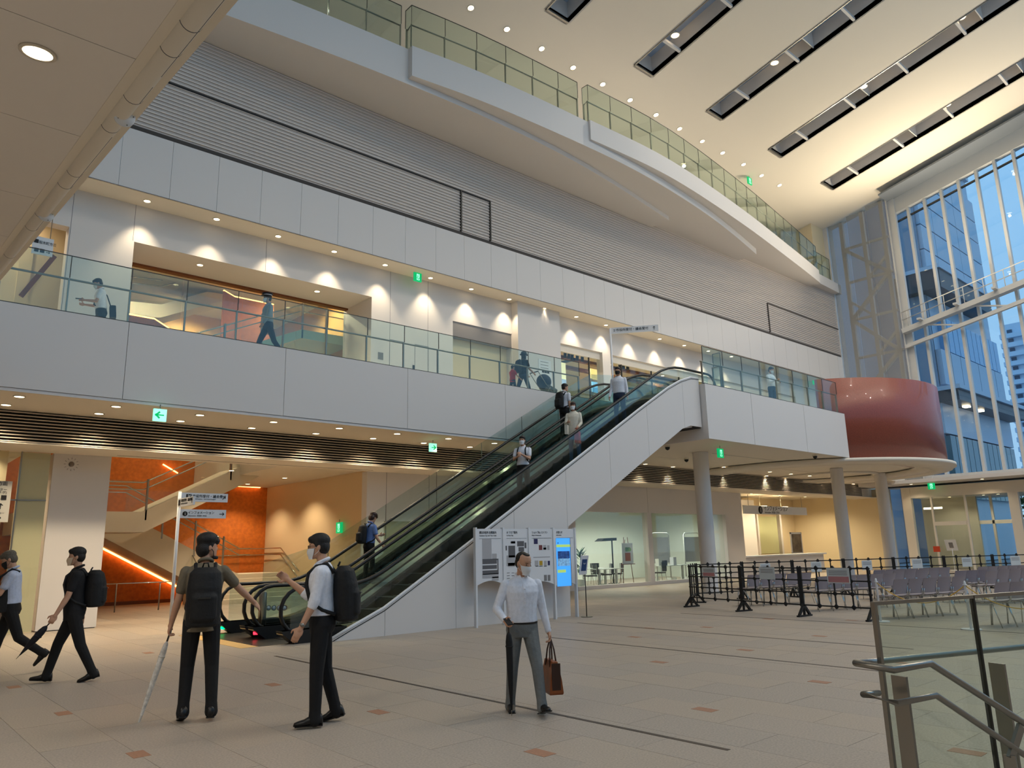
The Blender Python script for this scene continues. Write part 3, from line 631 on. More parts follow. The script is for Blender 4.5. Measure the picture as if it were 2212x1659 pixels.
for i in range(22):
    box('balcony', aw, rt, 139.6, 140.4, 12, 35.4, 1.0+1.55*i, 1.75+1.55*i)
    for j in range(5): box('window', ad, rt, 140.2, 140.41, 34.4-3.6*j-.7, 34.4-3.6*j, 1.85+1.55*i, 2.45+1.55*i)
tl = random.Random(3)
for x, y, h, n_ in ((56, 13, 6, 'left'), (60, 11, 7, 'right')):
    tr = empty('street_tree', (x, y, 0), 'dark leafy street tree outside the vestibule doors, the %s of two' % n_, 'tree')
    MB().tube([(x, y, -.05), (x+.1, y, h*.5), (x, y+.1, h*.8)], [.16, .12, .05], 8).build('trunk', mat('bark', (70, 58, 48), .9), tr)
    lm = mat('leaf_green', (46, 74, 44), .7, noise=(5, .4)); m = MB()
    for i in range(900):
        a = tl.uniform(0, 6.28); b = tl.gauss(0, 1); rr = tl.random()**.4*1.9
        c = Vector((x+rr*math.cos(a)*math.cos(b), y+rr*math.sin(a)*math.cos(b), h*.7+rr*math.sin(b)*1.1))
        u = Vector((tl.gauss(0,1), tl.gauss(0,1), tl.gauss(0,1))).normalized()*.22; w = u.cross(Vector((tl.gauss(0,1), tl.gauss(0,1), 1))).normalized()*.1
        m.add([c-u, c-w, c+u, c+w], [(0,1,2,3)])
    m.build('crown', lm, tr)['kind'] = 'stuff'
# ================================================================== DOWNLIGHTS
def make_dl(name, r, sc=1):
    e = empty(name, (0,0,0), local=True)
    MB().cyl((0,0), r*.8, -.012, -.004, 20).build('lens', lampm, e); MB().ring((0,0), r*.8, r, -.014, .0, n=20).build('trim_ring', lampring, e); return e
PROTO = {}
NUM = 'first second third fourth fifth sixth seventh eighth ninth tenth eleventh twelfth thirteenth fourteenth fifteenth sixteenth'.split(); CNT = {}
def downlight(p, r, energy, size, blend, color, label, group, tilt=None, dz=-.03, num=True):
    if r not in PROTO: PROTO[r] = e = make_dl('downlight', r); e.location = p
    else: e = dup(PROTO[r], p)
    i = CNT.get(group, 0); CNT[group] = i+1
    tag(e, label+(', %s from the left' % NUM[i] if num else ''), 'light', group)
    if tilt: e.rotation_euler = tilt
    if energy:
        l = bpy.data.lights.new('lamp', 'SPOT'); l.energy = energy; l.spot_size = R_(size); l.spot_blend = blend; l.color = color; l.shadow_soft_size = .07
        lo = bpy.data.objects.new('lamp', l); COL.objects.link(lo); lo.location = Vector(p)+Vector((0,0,dz))
    return e
LOWA = [(42,856),(251,877.5),(432,896),(591,911),(733,924.6),(858,936.5),(968.6,947),(1068,957)]; LOWB = [(13,874),(214,893),(390,909),(544,924),(682.5,936),(806,946.6),(915.4,956.5),(1015,965)]
LOWPX2 = [(1394,1002),(1453.7,1008),(1563.7,1008.6),(1565.7,1019),(1663,1019),(1656,1027.6),(1708.5,1023.6),(1698,1031.7),(1749,1027.6),(1775,1039),(1825,1035),(1843,1045),(1859.5,1038.5)]
for q in LOWA: downlight(fl(*q, S), .11, 185, 120, .6, WARM, 'soffit downlight in the row along the left balcony fascia', 'downlights along the left fascia')
for q in LOWB: downlight(fl(*q, S), .11, 185, 120, .6, WARM, 'soffit downlight in the row along the black louver', 'downlights along the black louver')
for q in LOWPX2: downlight(fl(*q, S), .11, 185, 96, .6, WARM, 'soffit downlight between the escalator and the red drum', 'downlights under the right balcony')
for q in ((318,434),(468,473),(601,510),(722,543),(832,572),(930,600),(1018,624),(1100,646),(1175,666),(1245,684),(1309,702),(1368,717),(1425,732),(1478,746),(1530,758),(1580,770)):
    downlight(fl(*q, C2), .1, 210, 80, .65, WARM, 'downlight in the narrow ceiling over the second-floor walkway', 'second-floor walkway downlights')
for q in ((432,572),(685,629)): downlight(fl(*q, 9.83), .1, 45, 100, .5, WARM, ('left' if q[0] < 500 else 'right')+' downlight in the deep head of the stair window', 'stair window downlights', num=False)
ROOF = [(1017,17),(1095,63),(1170,105),(1238,146),(1302,182),(1361,216),(1417,248),(1468,278),(1517,305),(1561,330),(1606,355),(1645,379),(1684,400),(1750,491)]
tl_ = (math.atan(CS), 0, 0)
for q in ROOF: downlight(onroof(*q), .14, 125, 120, .6, NEUT, 'downlight in the row along the lower edge of the sloping ceiling', 'ceiling edge downlights', tilt=(-math.atan(CS),0,0))
for i, q in enumerate(((1459,83),(1674,142),(1866,193),(2047,232),(2078,44))):
    p = onroof(*q)+Vector((0,0,.15)); e = downlight(p, .2, 600, 150, .7, (1,.92,.78), 'bright floodlight inside a skylight strip, '+['nearest the top edge','second strip','third strip','strip nearest the glass facade','upper lamp of the third strip'][i], 'skylight floodlights', dz=-.2, num=False)
k_ = 0
for i_, (a_, b_) in enumerate(SKY):  # out-of-view floods added along the strips to raise the general light
    for j_ in range(2):
        y_ = 1.5-4.6*j_+(i_ % 2)*1.2
        downlight(Vector(((a_+b_)/2, y_, roof(y_)+.15)), .2, 1000, 150, .7, (1, .90, .76), 'unseen floodlight added inside a skylight strip overhead', 'added overhead skylight floodlights', dz=-.2)
for x_ in (2, 8, 14, 20, 26, 32, 38): downlight(Vector((x_, 21.8, roof(21.8))), .14, 30, 140, .6, NEUT, 'added downlight over the deck at the back of the top balcony', 'added top balcony downlights', tilt=(-math.atan(CS),0,0))  # lamps added to brighten the dark wall behind the balcony railing
for q in ((500,1016),(535,1045),(615,1032)): downlight(fl(*q, 4.24), .1, 330, 120, .6, WARM, 'round downlight in the low ceiling of the stair hall', 'stair hall downlights')
c_ = ray(82, 112); n_ = Vector((0, -sl_, 1)); t_ = (e1.z-sl_*e1.y-CAM.z)/c_.dot(n_); downlight(CAM+c_*t_, .115, 140, 150, .5, NEUT, 'large glowing round downlight in the near soffit at the upper left', 'near soffit light', tilt=(math.atan(sl_),0,0), num=False)
for k_, (x_, y_) in enumerate(((-1.5, 3), (-3.5, 6), (-2, 8.5), (-4.5, 1))): downlight(Vector((x_, y_, sof(y_))), .115, 190, 150, .5, NEUT, 'large round added downlight in the near soffit beyond upper left corner', 'added near soffit row', tilt=(math.atan(sl_),0,0))  # lamps added out of view so floor bounce lifts the soffit
for p_, en in (((6.5, 24.0, 10.7), 800), ((9, 28, 10.7), 600), ((11.6, 24.0, 10.7), 800), ((6.5, 23.5, 4.2), 0)):
    if en: downlight(Vector((p_[0], p_[1], 10.9)), .1, en, 165, .6, WARM, 'round downlight in the upper stair hall ceiling', 'upper stair hall downlights')
for x in (-2.5, .5, 2.2):
    downlight(Vector((x, 22.2, 4.3)), .1, 220, 150, .6, WARM, 'downlight in the cream room behind the left glass', 'left room downlights'); downlight(Vector((x, 22.2, 10.88)), .1, 260, 150, .6, WARM, 'downlight in the upper cream room at the far left', 'upper left room downlights')
for x in (34.5, 37.5, 40.5, 43.5): downlight(Vector((x, 22.4, 4.3)), .1, 480, 150, .6, (1,.84,.56), 'downlight over the information counter', 'information recess downlights')
for x, y in ((22.5, 23), (24, 23), (26.5, 23), (28.5, 23), (30.5, 23)):
    downlight(Vector((x, y, 3.6)), .1, 280, 160, .6, (.97, 1.0, .88), 'white downlight in the glazed meeting room', 'meeting room downlights')
for q in ((2051,1073),(2124,1067),(2156,1068)): p = Xp(*q, XG+2); downlight(Vector((p.x, p.y, 3.95)), .1, 60, 140, .6, (1,.9,.7), 'downlight inside the entrance vestibule', 'vestibule downlights')
for y in (16.5, 13.0): downlight(Vector((XG-.9, y, 4.62)), .1, 60, 130, .6, WARM, 'downlight under the vestibule canopy', 'canopy downlights')
for i, q in enumerate(((1641,1086), (1686,1084))):
    c = Yp(*q, 22.6); t = empty('pendant_lamp', (c.x, 22.6, 3.62), ('left' if i == 0 else 'right')+' flat round pendant lamp above the information counter', 'lamp', local=True)
    MB().cyl((0,0), .38, -.03, .03, 24).build('shade', lampm, t); MB().tube([(0,0,.03),(0,0,.68)], .01, 6).build('cord', steel, t)
for i_, y_ in enumerate((14.8, 12.9, 11.0)):  # uplights added here to brighten the ceiling, not fittings known on the gangway
    u_ = empty('uplight', (XG-.6, y_, gz(y_)+.14), 'small added uplight on the inclined gangway, %s from the mesh screen' % NUM[i_], 'light', 'added gangway uplights', local=True)
    MB().box(-.66, .1, -.1, .1, 0, .1).build('housing', mull, u_); MB().box(-.62, -.44, -.08, .08, .1, .105).build('lens', lampm, u_)
    spot('lamp', (XG-1.15, y_, gz(y_)+.3), 1900, 150, .8, (1, .86, .62), None, .1, (XG-9, y_-3, gz(y_)+7))
# ================================================================== GLASS RAILINGS
def resample(c, step):
    out = [Vector((*c[0], 0))]; acc = 0
    for a, b in zip(c, c[1:]):
        a = Vector((*a, 0)); b = Vector((*b, 0)); L = (b-a).length; pos = 0
        while acc+(L-pos) >= step:
            pos += step-acc; acc = 0; out.append(a+(b-a)*(pos/L))
        acc += L-pos
    return out
def railing(root, pts, z0, zh, zt, inset=(0, .05), postw=.06, gm=None):
    gm = gm or G_rail
    for a, b in zip(pts, pts[1:]):
        d = (b-a).normalized(); n = Vector((-d.y, d.x, 0)); g = .006
        A, B_ = a+d*g, b-d*g
        MB().add([(*(A+n*o).xy, z) for z in (z0, zt) for o in (0, .014)]+[(*(B_+n*o).xy, z) for z in (z0, zt) for o in (0, .014)], [(0,1,3,2),(4,6,7,5),(0,4,5,1),(2,3,7,6),(0,2,6,4),(1,5,7,3)]).build('glass_pane', gm, root)
        MB().bar((*(a+n*.007).xy, zt+.008), (*(b+n*.007).xy, zt+.008), .02, .016).build('top_edge', darksteel, root)
    for p in pts:
        i = pts.index(p); d = (pts[min(i+1,len(pts)-1)]-pts[max(i-1,0)]).normalized(); n = Vector((-d.y, d.x, 0))
        MB().obox((*(p+n*.06).xy, (z0-.1+zh)/2), (.055, .03, zh-z0+.1), (n, d, (0,0,1))).build('post', steel, root)
        MB().obox((*(p+n*.006).xy, (zh+zt)/2), (.018, .014, zt-zh), (n, d, (0,0,1))).build('seam', darksteel, root)
    MB().tube([(*(p+Vector((-(q-o).normalized().y, (q-o).normalized().x, 0))*.1).xy, zh) for p, q, o in [(pts[i], pts[min(i+1,len(pts)-1)], pts[max(i-1,0)]) for i in range(len(pts))]], .024, 8).build('handrail', steel, root)
r1 = empty('glass_railing', (8, FY, FT), 'glass railing with steel posts along the left second-floor balcony', 'railing')
railing(r1, [Vector((7.62+1.17*k, FY+.025, 0)) for k in range(-9, 10)], FT+.02, HR, RT)
r2 = empty('glass_railing', (24, BY, FT), 'glass railing on the second-floor landing box right of the escalator top', 'railing')
railing(r2, [Vector((BOXX+.03+1.13*k, BY+.025, 0)) for k in range(0, 9)], FT+.02, HR, RT)
r3 = empty('glass_railing', (BOXX, 16, FT), 'short glass screen beside the escalator top landing', 'railing')
railing(r3, [Vector((20.95, 13.2, 0)), Vector((20.95, 13.48, 0))], FT, HR, RT); 
for c, z, lab, x, y in ((cA, 17.2, 'glass railing on the left plate of the upper balcony', 5, 18.2), (cB, 17.205, 'glass railing on the middle plate of the upper balcony', 15, 17), (cC, 17.25, 'glass railing on the right plate of the upper balcony', 30, 17.3)):
    r = empty('glass_railing', (x, y, z), lab, 'railing')
    cc = [p for p in c if p[0] < (11.75 if c is cA else 19.3 if c is cB else 99)]
    off = [(p[0], p[1]+.05) for p in cc]
    if c is cA: off = [p for p in off if p[0] > -2]
    pts = resample(off, 1.22); end = Vector((*off[-1], 0))
    if (pts[-1]-end).length > .3: pts.append(end)
    if c is not cA: pts = [pts[0]+Vector((0, .36 if c is cB else .3, 0))]+pts
    railing(r, pts, z, z+.85, z+1.5)
r6 = empty('glass_railing', (43, 19.3, 17.2), 'small glass railing at the far right end of the upper balcony', 'railing')
railing(r6, [Vector((41.5, 19.25, 0)), Vector((42.6, 19.3, 0)), Vector((43.7, 19.36, 0))], 17.2, 18.0, 18.6)
# ================================================================== ESCALATORS
def arc(cx, cz, r, a0, a1, n=8): return [(cx+r*math.cos(R_(a0+(a1-a0)*i/n)), cz+r*math.sin(R_(a0+(a1-a0)*i/n))) for i in range(n+1)]
def hz(x):                              # handrail centre height
    if x < 7.6: return 1.0
    if x < 8.6: t = (x-7.6); return 1.0+.577*t*t/2
    if x < 17.9: return 1.2885+.577*(x-8.6)
    if x < 19.3: t = (19.3-x)/1.4; return 7.06-.0+(.346)*(1-t*t) if False else 1.2885+.577*9.3+.577*1.4*(1-t*t)/2
    return 1.2885+.577*9.3+.577*.7
xsl = [7.0, 7.6, 7.85, 8.1, 8.35, 8.6, 10, 12, 14, 16, 17.9, 18.25, 18.6, 18.95, 19.3, 20.6]
HT = hz(19.3)
HRP = arc(6.72, .58, .42, 250, 90)+[(x, hz(x)) for x in xsl]+arc(20.7, HT-.42, .42, 90, -70)
def esc(name, ya, yb, label, dirn):
    e = empty(name, (6.7, (ya+yb)/2, 0), label, 'escalator', 'pair of escalators')
    for y in (ya, yb):
        MB().tube([(x, y, z) for x, z in HRP], .038, 10).build('handrail', rubber, e)
        xp = [6.5, 7.6, 8.6, 10.0, 11.4, 12.8, 14.2, 15.6, 17.0, 18.4, 19.4, 20.7]
        for a, b in zip(xp, xp[1:]):
            s = [a+(b-a)*i/4 for i in range(5)]
            MB().prism([(x, hz(x)-.8) for x in s]+[(x, hz(x)-.05) for x in s[::-1]], 1, y-.006, y+.006).build('balustrade_glass', G_esc, e)
        s = [6.3]+xsl+[20.9]
        MB().prism([(x, hz(x)-.82) for x in s]+[(x, hz(x)-.76) for x in s[::-1]], 1, y-.13, y+.13).build('deck', mat('deck_steel', (196, 186, 156), .22, .9), e)
        s = [6.9]+s[2:]
        MB().prism([(x, hz(x)-1.15) for x in s]+[(x, hz(x)-.82) for x in s[::-1]], 1, y-.1, y+.1).build('skirt', mat('skirt_steel', (92, 88, 80), .3, .85), e)
        MB().prism([(6.55, 0), (7.6, 0), (7.6, .24), (6.28, .24), (6.3, .19)], 1, y-.135, y+.135).build('newel_base', plasticblack, e)
    y0, y1 = ya+.13, yb-.13
    sm = MB().box(0, .41, y0, y1, -.02, 0).box(0, .02, y0, y1, -.22, 0).mesh('step', mat('step_tread', (48, 52, 56), .45, .4))
    x = 7.4
    while x < 20.2:
        z = max(.005, min(F2+.03, hz(x+.2)-.97)); o = obj('step', sm, e); o.location = Vector((x, 0, z)); x += .4
    MB().box(6.7, 7.4, y0, y1, 0, .012).build('comb_plate', plate, e)
    lm = mat('green_light', (0, 255, 110), .5, emit=((0, 255, 120), 4)) if dirn == 'up' else mat('red_light', (255, 40, 40), .5, emit=((255, 40, 60), 4))
    yl = ya if dirn == 'down' else yb
    MB().tube([(6.36, yb-.0, .12), (6.45, yb-.0, .12)], .035, 12).build('direction_lamp', lm, e)
    return e
es1 = esc('escalator', 13.58, 14.86, 'near down escalator with black handrails and a red lamp', 'down')
es2 = esc('escalator', 15.26, 16.54, 'far up escalator with black handrails and a green lamp', 'up')
for q in (es2,):
    xp = [7.3, 8.9, 10.5, 12.1, 13.7, 15.3, 16.9, 18.5, 19.7]
    for a, b in zip(xp, xp[1:]): MB().prism([(a, hz(a)-.8), (b, hz(b)-.8), (b, hz(b)+.42), (a, hz(a)+.42)], 1, 16.72, 16.732).build('side_screen', G_esc, q); MB().bar((b, 16.726, hz(b)-.8), (b, 16.726, hz(b)+.42), .012, .02).build('screen_seam', steel, q)
TOP = [(7.15,.0),(7.6,.2),(8.32,.5),(10.11,1.53),(11.66,2.43),(14.29,3.98),(16.62,5.36),(18.1,6.2),(18.74,6.5),(19.3,6.68),(19.7,6.7)]
BOT = [(7.15,0),(13.58,0),(13.6,2.13),(16.48,3.8),(18.68,5.04),(19.1,5.17),(19.7,5.17)]
def yat(pl, x):
    for (a, za), (b, zb) in zip(pl, pl[1:]):
        if a <= x <= b and b > a: return za+(zb-za)*(x-a)/(b-a)
def cut(a, b):
    t = [(x, z) for x, z in TOP if a < x < b]; u = [(x, z) for x, z in BOT if a < x < b]
    return [(a, yat(BOT, a))]+u+[(b, yat(BOT, b)), (b, yat(TOP, b))]+t[::-1]+[(a, yat(TOP, a))]
cl = [7.16, 8.33, 10.09, 11.8, 13.579, 15.3, 17.0, 18.8, 19.69]
for a, b in zip(cl, cl[1:]): MB().prism(cut(a+.004, b-.004), 1, 13.25, 13.33).build('side_panel', white, es1)
MB().tube([(x, 13.28, z+.03) for x, z in TOP], .03, 8).build('edge_trim', signwhite, es1)
MB().tube([(x, 13.245, z-.02) for x, z in TOP], .008, 6).build('edge_line', blackm, es1)
MB().prism([(7.6,.0),(13.5,0),(13.5,2.15),(18.7,5.06),(19.69,5.2),(19.69,6.2),(18.6,5.9),(8.6,.15)], 1, 13.34, 16.68).build('truss_case', white, es2)
MB().prism([(19.3,5.14),(19.69,5.14),(19.69,5.19),(19.3,5.19)], 1, 13.3, 16.6).build('case_end', blackm, es2)
bol = empty('barrier_bollard', (6.6, 15.06, 0), 'pair of short steel bollards between the two escalators', 'bollard', local=True)
for dy in (-.07, .07): MB().tube([(0, dy, 0), (0, dy, .86), (0, dy, .9)], [.05, .05, .03], 14).build('post', steel, bol)
ws = empty('warning_sticker_panel', (6.9, 16.25, .4), 'clear strip of round prohibition stickers at the escalator entry', 'sign')
for i in range(4):
    c = Yp(581+i*11.5, 1313, 15.2); MB().tube([(c.x, 15.22, c.z), (c.x, 15.225, c.z)], .05, 14).build('sticker', signwhite, ws); MB().tube([(c.x+.05*math.cos(a*.5236), 15.215, c.z+.05*math.sin(a*.5236)) for a in range(12)], .006, 5, closed=True).build('sticker_ring', terra if i > 1 else ink, ws)
# ================================================================== SIGNS
def frame_axes(n):                       # text x axis / up axis for a sign with outward normal n
    n = Vector(n).normalized(); up = Vector((0,0,1)); return up.cross(n).normalized(), up
def arrow(root, c, x, up, n, s, ang, m=None):
    a = math.radians(ang); d = x*math.cos(a)+up*math.sin(a); q = n.cross(d); c = Vector(c)
    mb = MB(); mb.bar(c-d*s, c+d*s, .003, s*.28) if False else mb.obox(c, (2*s, s*.26, .004), (d, q, n))
    tip = c+d*s
    for sg in (1, -1): mb.obox(tip-d*s*.32+q*sg*s*.32, (s*1.0, s*.26, .004), ((d-q*sg).normalized(), (q+d*sg).normalized(), n))
    mb.build('arrow', m or ink, root)
NX, UP_ = Vector((1,0,0)), Vector((0,0,1))
sp = empty('sign_post', (5.53, 17.19, 0), 'white signpost with direction boards on the ground floor left of the escalator', 'sign')
MB().tube([(5.53, 17.19, 0), (5.53, 17.19, 3.0)], .035, 12).build('pole', signwhite, sp)
b1 = MB().box(5.56, 6.58, 17.17, 17.21, 2.79, 2.98).build('sign_board', signwhite, sp); b2 = MB().box(5.56, 6.56, 17.17, 17.21, 2.43, 2.62).build('sign_board', signwhite, sp)
b3 = MB().box(5.49, 5.53, 16.2, 17.15, 2.66, 2.84).build('sign_board', signwhite, sp)
text('lettering', '市役所受付・議会受付', .075, (5.79, 17.165, 2.885), NX, UP_, ink, b1); text('lettering', '(3F)', .035, (6.40, 17.165, 2.92), NX, UP_, ink, b1)
text('lettering', 'City Hall Reception    City Council Reception', .028, (5.79, 17.165, 2.84), NX, UP_, ink, b1)
MB().box(5.66, 5.77, 17.16, 17.17, 2.84, 2.95).build('pictogram', ink, b1); MB().bar((5.68, 17.158, 2.87), (5.75, 17.158, 2.93), .004, .015).tube([(5.70,17.158,2.925),(5.70,17.154,2.925)], .012, 8).build('pictogram_mark', signwhite, b1)
arrow(b1, (6.49, 17.165, 2.88), NX, UP_, Vector((0,-1,0)), .045, 45)
MB().tube([(5.66, 17.168, 2.525), (5.66, 17.162, 2.525)], .052, 24).build('info_disc', ink, b2); text('info_letter', 'i', .09, (5.66, 17.158, 2.492), NX, UP_, signwhite, b2, 'CENTER')
text('lettering', 'インフォメーション', .075, (5.72, 17.165, 2.525), NX, UP_, ink, b2, sx=.85); text('lettering', 'Information  问讯处  안내소', .035, (5.73, 17.165, 2.47), NX, UP_, ink, b2)
arrow(b2, (6.46, 17.165, 2.525), NX, UP_, Vector((0,-1,0)), .05, 0)
text('lettering', '市役所受付・議会受付', .07, (5.485, 16.95, 2.76), (0,-1,0), UP_, ink, b3); text('lettering', 'City Hall Reception  City Council', .03, (5.485, 16.95, 2.71), (0,-1,0), UP_, ink, b3)
MB().box(5.48, 5.49, 17.0, 17.1, 2.69, 2.81).build('pictogram', ink, b3); arrow(b3, (5.485, 16.28, 2.75), Vector((0,-1,0)), UP_, Vector((-1,0,0)), .045, 90)
p = Yp(1318, 712, 17.7); s2 = empty('sign_post', (p.x, 17.7, F2), 'tall white signpost with one direction board on the second floor', 'sign')
MB().tube([(p.x, 17.7, F2), (p.x, 17.7, p.z+.05)], .04, 10).build('pole', signwhite, s2)
d2 = Vector((.62, -.78, 0)).normalized(); q_ = Yp(1366, 704, 17.0)
MB().obox(Vector((p.x, 17.7, p.z-.06))+d2*.9, (1.75, .05, .24), (d2, Vector((d2.y, -d2.x, 0)), UP_)).build('sign_board', signwhite, s2)
n2 = Vector((d2.y, -d2.x, 0)); n2 = n2 if n2.y < 0 or n2.x < 0 else -n2
o_ = Vector((p.x, 17.7, p.z-.06))+n2*.03
text('lettering', '2 市役所受付・議会受付', .12, o_+d2*.12+UP_*-.03, d2, UP_, ink, s2); arrow(s2, o_+d2*1.62, d2, UP_, n2, .06, 90)
# hanging information sign
hs = empty('hanging_sign', (37.5, 21.0, 3.1), 'long white hanging sign reading information above the counter', 'sign')
hb = MB().box(34.3, 40.75, 20.97, 21.05, 3.1, 3.52).build('sign_board', signwhite, hs)
MB().tube([(35.85, 20.975, 3.31), (35.85, 20.96, 3.31)], .2, 28).build('info_disc', ink, hb); text('info_letter', 'i', .36, (35.85, 20.95, 3.18), NX, UP_, signwhite, hb, 'CENTER')
text('lettering', 'インフォメーション', .3, (36.2, 20.96, 3.30), NX, UP_, ink, hb, sx=.9); text('lettering', 'Information  问讯处  안내소', .13, (36.25, 20.96, 3.15), NX, UP_, inkdark, hb)
for x in (34.8, 40.3): MB().tube([(x, 21.01, 3.52), (x, 21.01, 4.08)], .012, 6).build('hanger', steel, hs)
# left sign on glass front
p0, p1 = Yp(-70, 1045, 19.9), Yp(27, 1040, 19.9)
lsn = empty('wall_sign', (p1.x, 19.9, 0), 'pale grey direction sign panel cut by the left photo edge', 'sign')
zb, zt_ = Yp(20, 1128, 19.9).z, p1.z; MB().box(p1.x-1.4, p1.x, 19.88, 19.92, zb, zt_).build('sign_board', mat('sign_pale', (206, 202, 190), .5), lsn); MB().box(p1.x-1.3, p1.x-1.25, 19.88, 19.92, 0, zt_).box(p1.x-.2, p1.x-.15, 19.925, 19.95, 0, zt_).build('post', steel, lsn)
ts_ = (zt_-zb)
for s_, z_, sz in (('桜木町方面', .9, .1), ('市民協働推進センター', .76, .075), ('(協働ラボ)', .69, .075)): text('lettering', s_, sz, (p1.x-.08, 19.875, zb+ts_*z_), NX, UP_, ink, lsn, 'RIGHT')
for dx in (.13, .27): MB().box(p1.x-dx-.05, p1.x-dx+.05, 19.87, 19.88, zb+ts_*.54, zb+ts_*.54+.1).build('pictogram', ink, lsn)
arrow(lsn, (p1.x-.17, 19.875, zb+ts_*.38), NX, UP_, Vector((0,-1,0)), .06, 90); arrow(lsn, (p1.x-.2, 19.875, zb+ts_*.1), NX, UP_, Vector((0,-1,0)), .06, 0)
text('lettering', 'インフォメーション', .05, (p1.x-.08, 19.875, zb+ts_*.2), NX, UP_, inkdark, lsn, 'RIGHT')
# second-floor left sign
p0 = Yp(72, 506, 19.95); p1 = Yp(117, 516, 19.95); zb = Yp(95, 552, 19.95).z
us = empty('hanging_sign', (p0.x, 19.95, zb), 'small white sign with pictograms on the second floor at the far left', 'sign')
MB().box(p0.x, p1.x, 19.93, 19.97, zb, p0.z-.03).build('sign_board', signwhite, us); MB().tube([(p1.x-.08, 19.95, p0.z-.03), (p1.x-.08, 19.95, C2)], .012, 6).build('hanger', steel, us)
text('lettering', '桜木町方面', .09, (p0.x+.13, 19.925, p0.z-.2), NX, UP_, ink, us, sx=.8)
for dx, dz in ((.03,-.2),(.05,-.42),(.17,-.42)): MB().box(p0.x+dx, p0.x+dx+.09, 19.92, 19.93, p0.z+dz, p0.z+dz+.09).build('pictogram', ink, us)
arrow(us, (p1.x-.1, 19.92, zb+.08), NX, UP_, Vector((0,-1,0)), .04, 0)
# clock on the pier
c = Yp(154, 1003, WY); ck = empty('wall_clock', (c.x, WY, c.z), 'minimal wall clock of thin hour marks on the white pier', 'clock')
MB().tube([(c.x, WY-.03, c.z), (c.x, WY-.001, c.z)], .06, 24).build('dial', mat('clock_grey', (120, 110, 102), .4, noise=(20, .4)), ck)
for i in range(12):
    a = R_(30*i); MB().obox((c.x+.14*math.cos(a), WY-.004, c.z+.14*math.sin(a)), (.04, .006, .008), ((math.cos(a),0,math.sin(a)), (0,1,0), (-math.sin(a),0,math.cos(a)))).build('hour_mark', inkdark, ck)
# exit signs
def exit_sign(px, py, plane, w, label, rot=0, ar=None):
    p = Vector(plane(px, py)); e = empty('exit_sign', p, label, 'exit sign', 'green exit signs', rz=rot, local=True)
    MB().box(-w/2, w/2, -.03, .03, -w/2, w/2).build('sign_face', exitm if ar else exitg, e)
    if ar is not None:
        s = -1 if ar == 'L' else 1; m = MB(); m.box(-w*.28, w*.3, -.034, -.03, -w*.05, w*.05)
        for q in (1, -1): m.obox((s*w*.2, -.032, q*w*.1), (w*.34, .004, w*.1), ((1,0,-q*s*1.0), (0,1,0), (q*s*1.0,0,1)))
        m.build('green_arrow', exitg, e)
    else:
        m = MB(); m.box(-w*.18, w*.2, -.034, -.03, -w*.36, w*.36).build('door_symbol', exitm, e)
        m = MB(); m.tube([(0,-.036,w*.24),(0,-.0361,w*.25)], w*.07, 8); m.obox((-.01,-.036,w*.05), (w*.1,.004,w*.28), ((1,0,0),(0,1,0),(0,0,1))); m.obox((-w*.08,-.036,-w*.18), (w*.08,.004,w*.28), ((.8,0,.6),(0,1,0),(-.6,0,.8))); m.obox((w*.09,-.036,-w*.18), (w*.08,.004,w*.28), ((.8,0,-.6),(0,1,0),(.6,0,.8))).build('running_figure', exitg, e)
    MB().tube([(0,0,w/2),(0,0,w/2+.1)], .012, 6).build('hanger', steel, e)
    return e
exit_sign(345, 897, lambda x, y: fl(x, y, S-.26), .26, 'white exit sign with a green left arrow under the left balcony', 0, 'L')
exit_sign(935, 967, lambda x, y: fl(x, y, S-.26), .24, 'white exit sign with green arrow behind the escalator', 0, 'R')
exit_sign(902, 599, lambda x, y: Yp(x, y, 20.1), .3, 'green exit sign hanging over the second-floor walkway')
exit_sign(1556, 979, lambda x, y: fl(x, y, S-.26), .3, 'exit sign hanging beside the column nearest the escalator')
exit_sign(733, 1140, lambda x, y: Xp(x, y, 12.7), .36, 'green exit sign on the beige stair hall wall', -math.pi/2)
exit_sign(2012, 1050, lambda x, y: Xp(x, y, XG-.6), .36, 'green exit sign above the entrance vestibule', -math.pi/2)
exit_sign(1619, 391, lambda x, y: Yp(x, y, 19.2), .4, 'green exit sign on the top floor under the sloping ceiling')
exit_sign(1759, 825, lambda x, y: Yp(x, y, 20.3), .34, 'green exit sign seen through glass beside the red drum')
# ================================================================== SECOND-FLOOR SHOP
w10 = struct('wall_shop_upper', (28, 26, F2), 'warm interior of the second-floor shop')
sx0 = sp0.x
box('room_wall', cream, w10, sx0-.3, 40, 26, 26.2, F2, 10.3); box('room_wall', cream, w10, sx0-.3, sx0, WY+.35, 26, F2, 10.3); box('room_ceiling', cream, w10, sx0-.3, 40, WY+.35, 26, 10.2, 10.3)
box('ceiling_beam', wood, w10, sx0, 40, 21.6, 21.8, 9.5, 9.62); box('ceiling_beam', wood, w10, sx0, 40, 23.4, 23.6, 9.7, 9.85); box('ceiling_beam', darksteel, w10, sx0+2.2, sx0+2.3, 21.6, 26, 9.5, 9.6)
box('window_head', plaster, w10, sx0, 40, WY+.1, WY+.2, sp0.z-.3, sp0.z)
for i in range(9):
    a = sx0+.05+2.1*i; box('window_pane', G_clear, w10, a, a+2.08, WY+.12, WY+.13, F2, sp0.z-.3); box('window_bar', darksteel, w10, a-.02, a+.02, WY+.1, WY+.16, F2, sp0.z-.3)
box('shop_pillar', white, w10, Yp(1301,800,WY).x, Yp(1318,800,WY).x, WY-.05, WY+.3, F2, sp0.z)
for i, x in enumerate((23, 27, 31, 35)):
    downlight(Vector((x, 23, 10.2)), .1, 420, 160, .6, (1, .86, .62), 'ceiling lamp inside the second-floor shop', 'second-floor shop lamps')
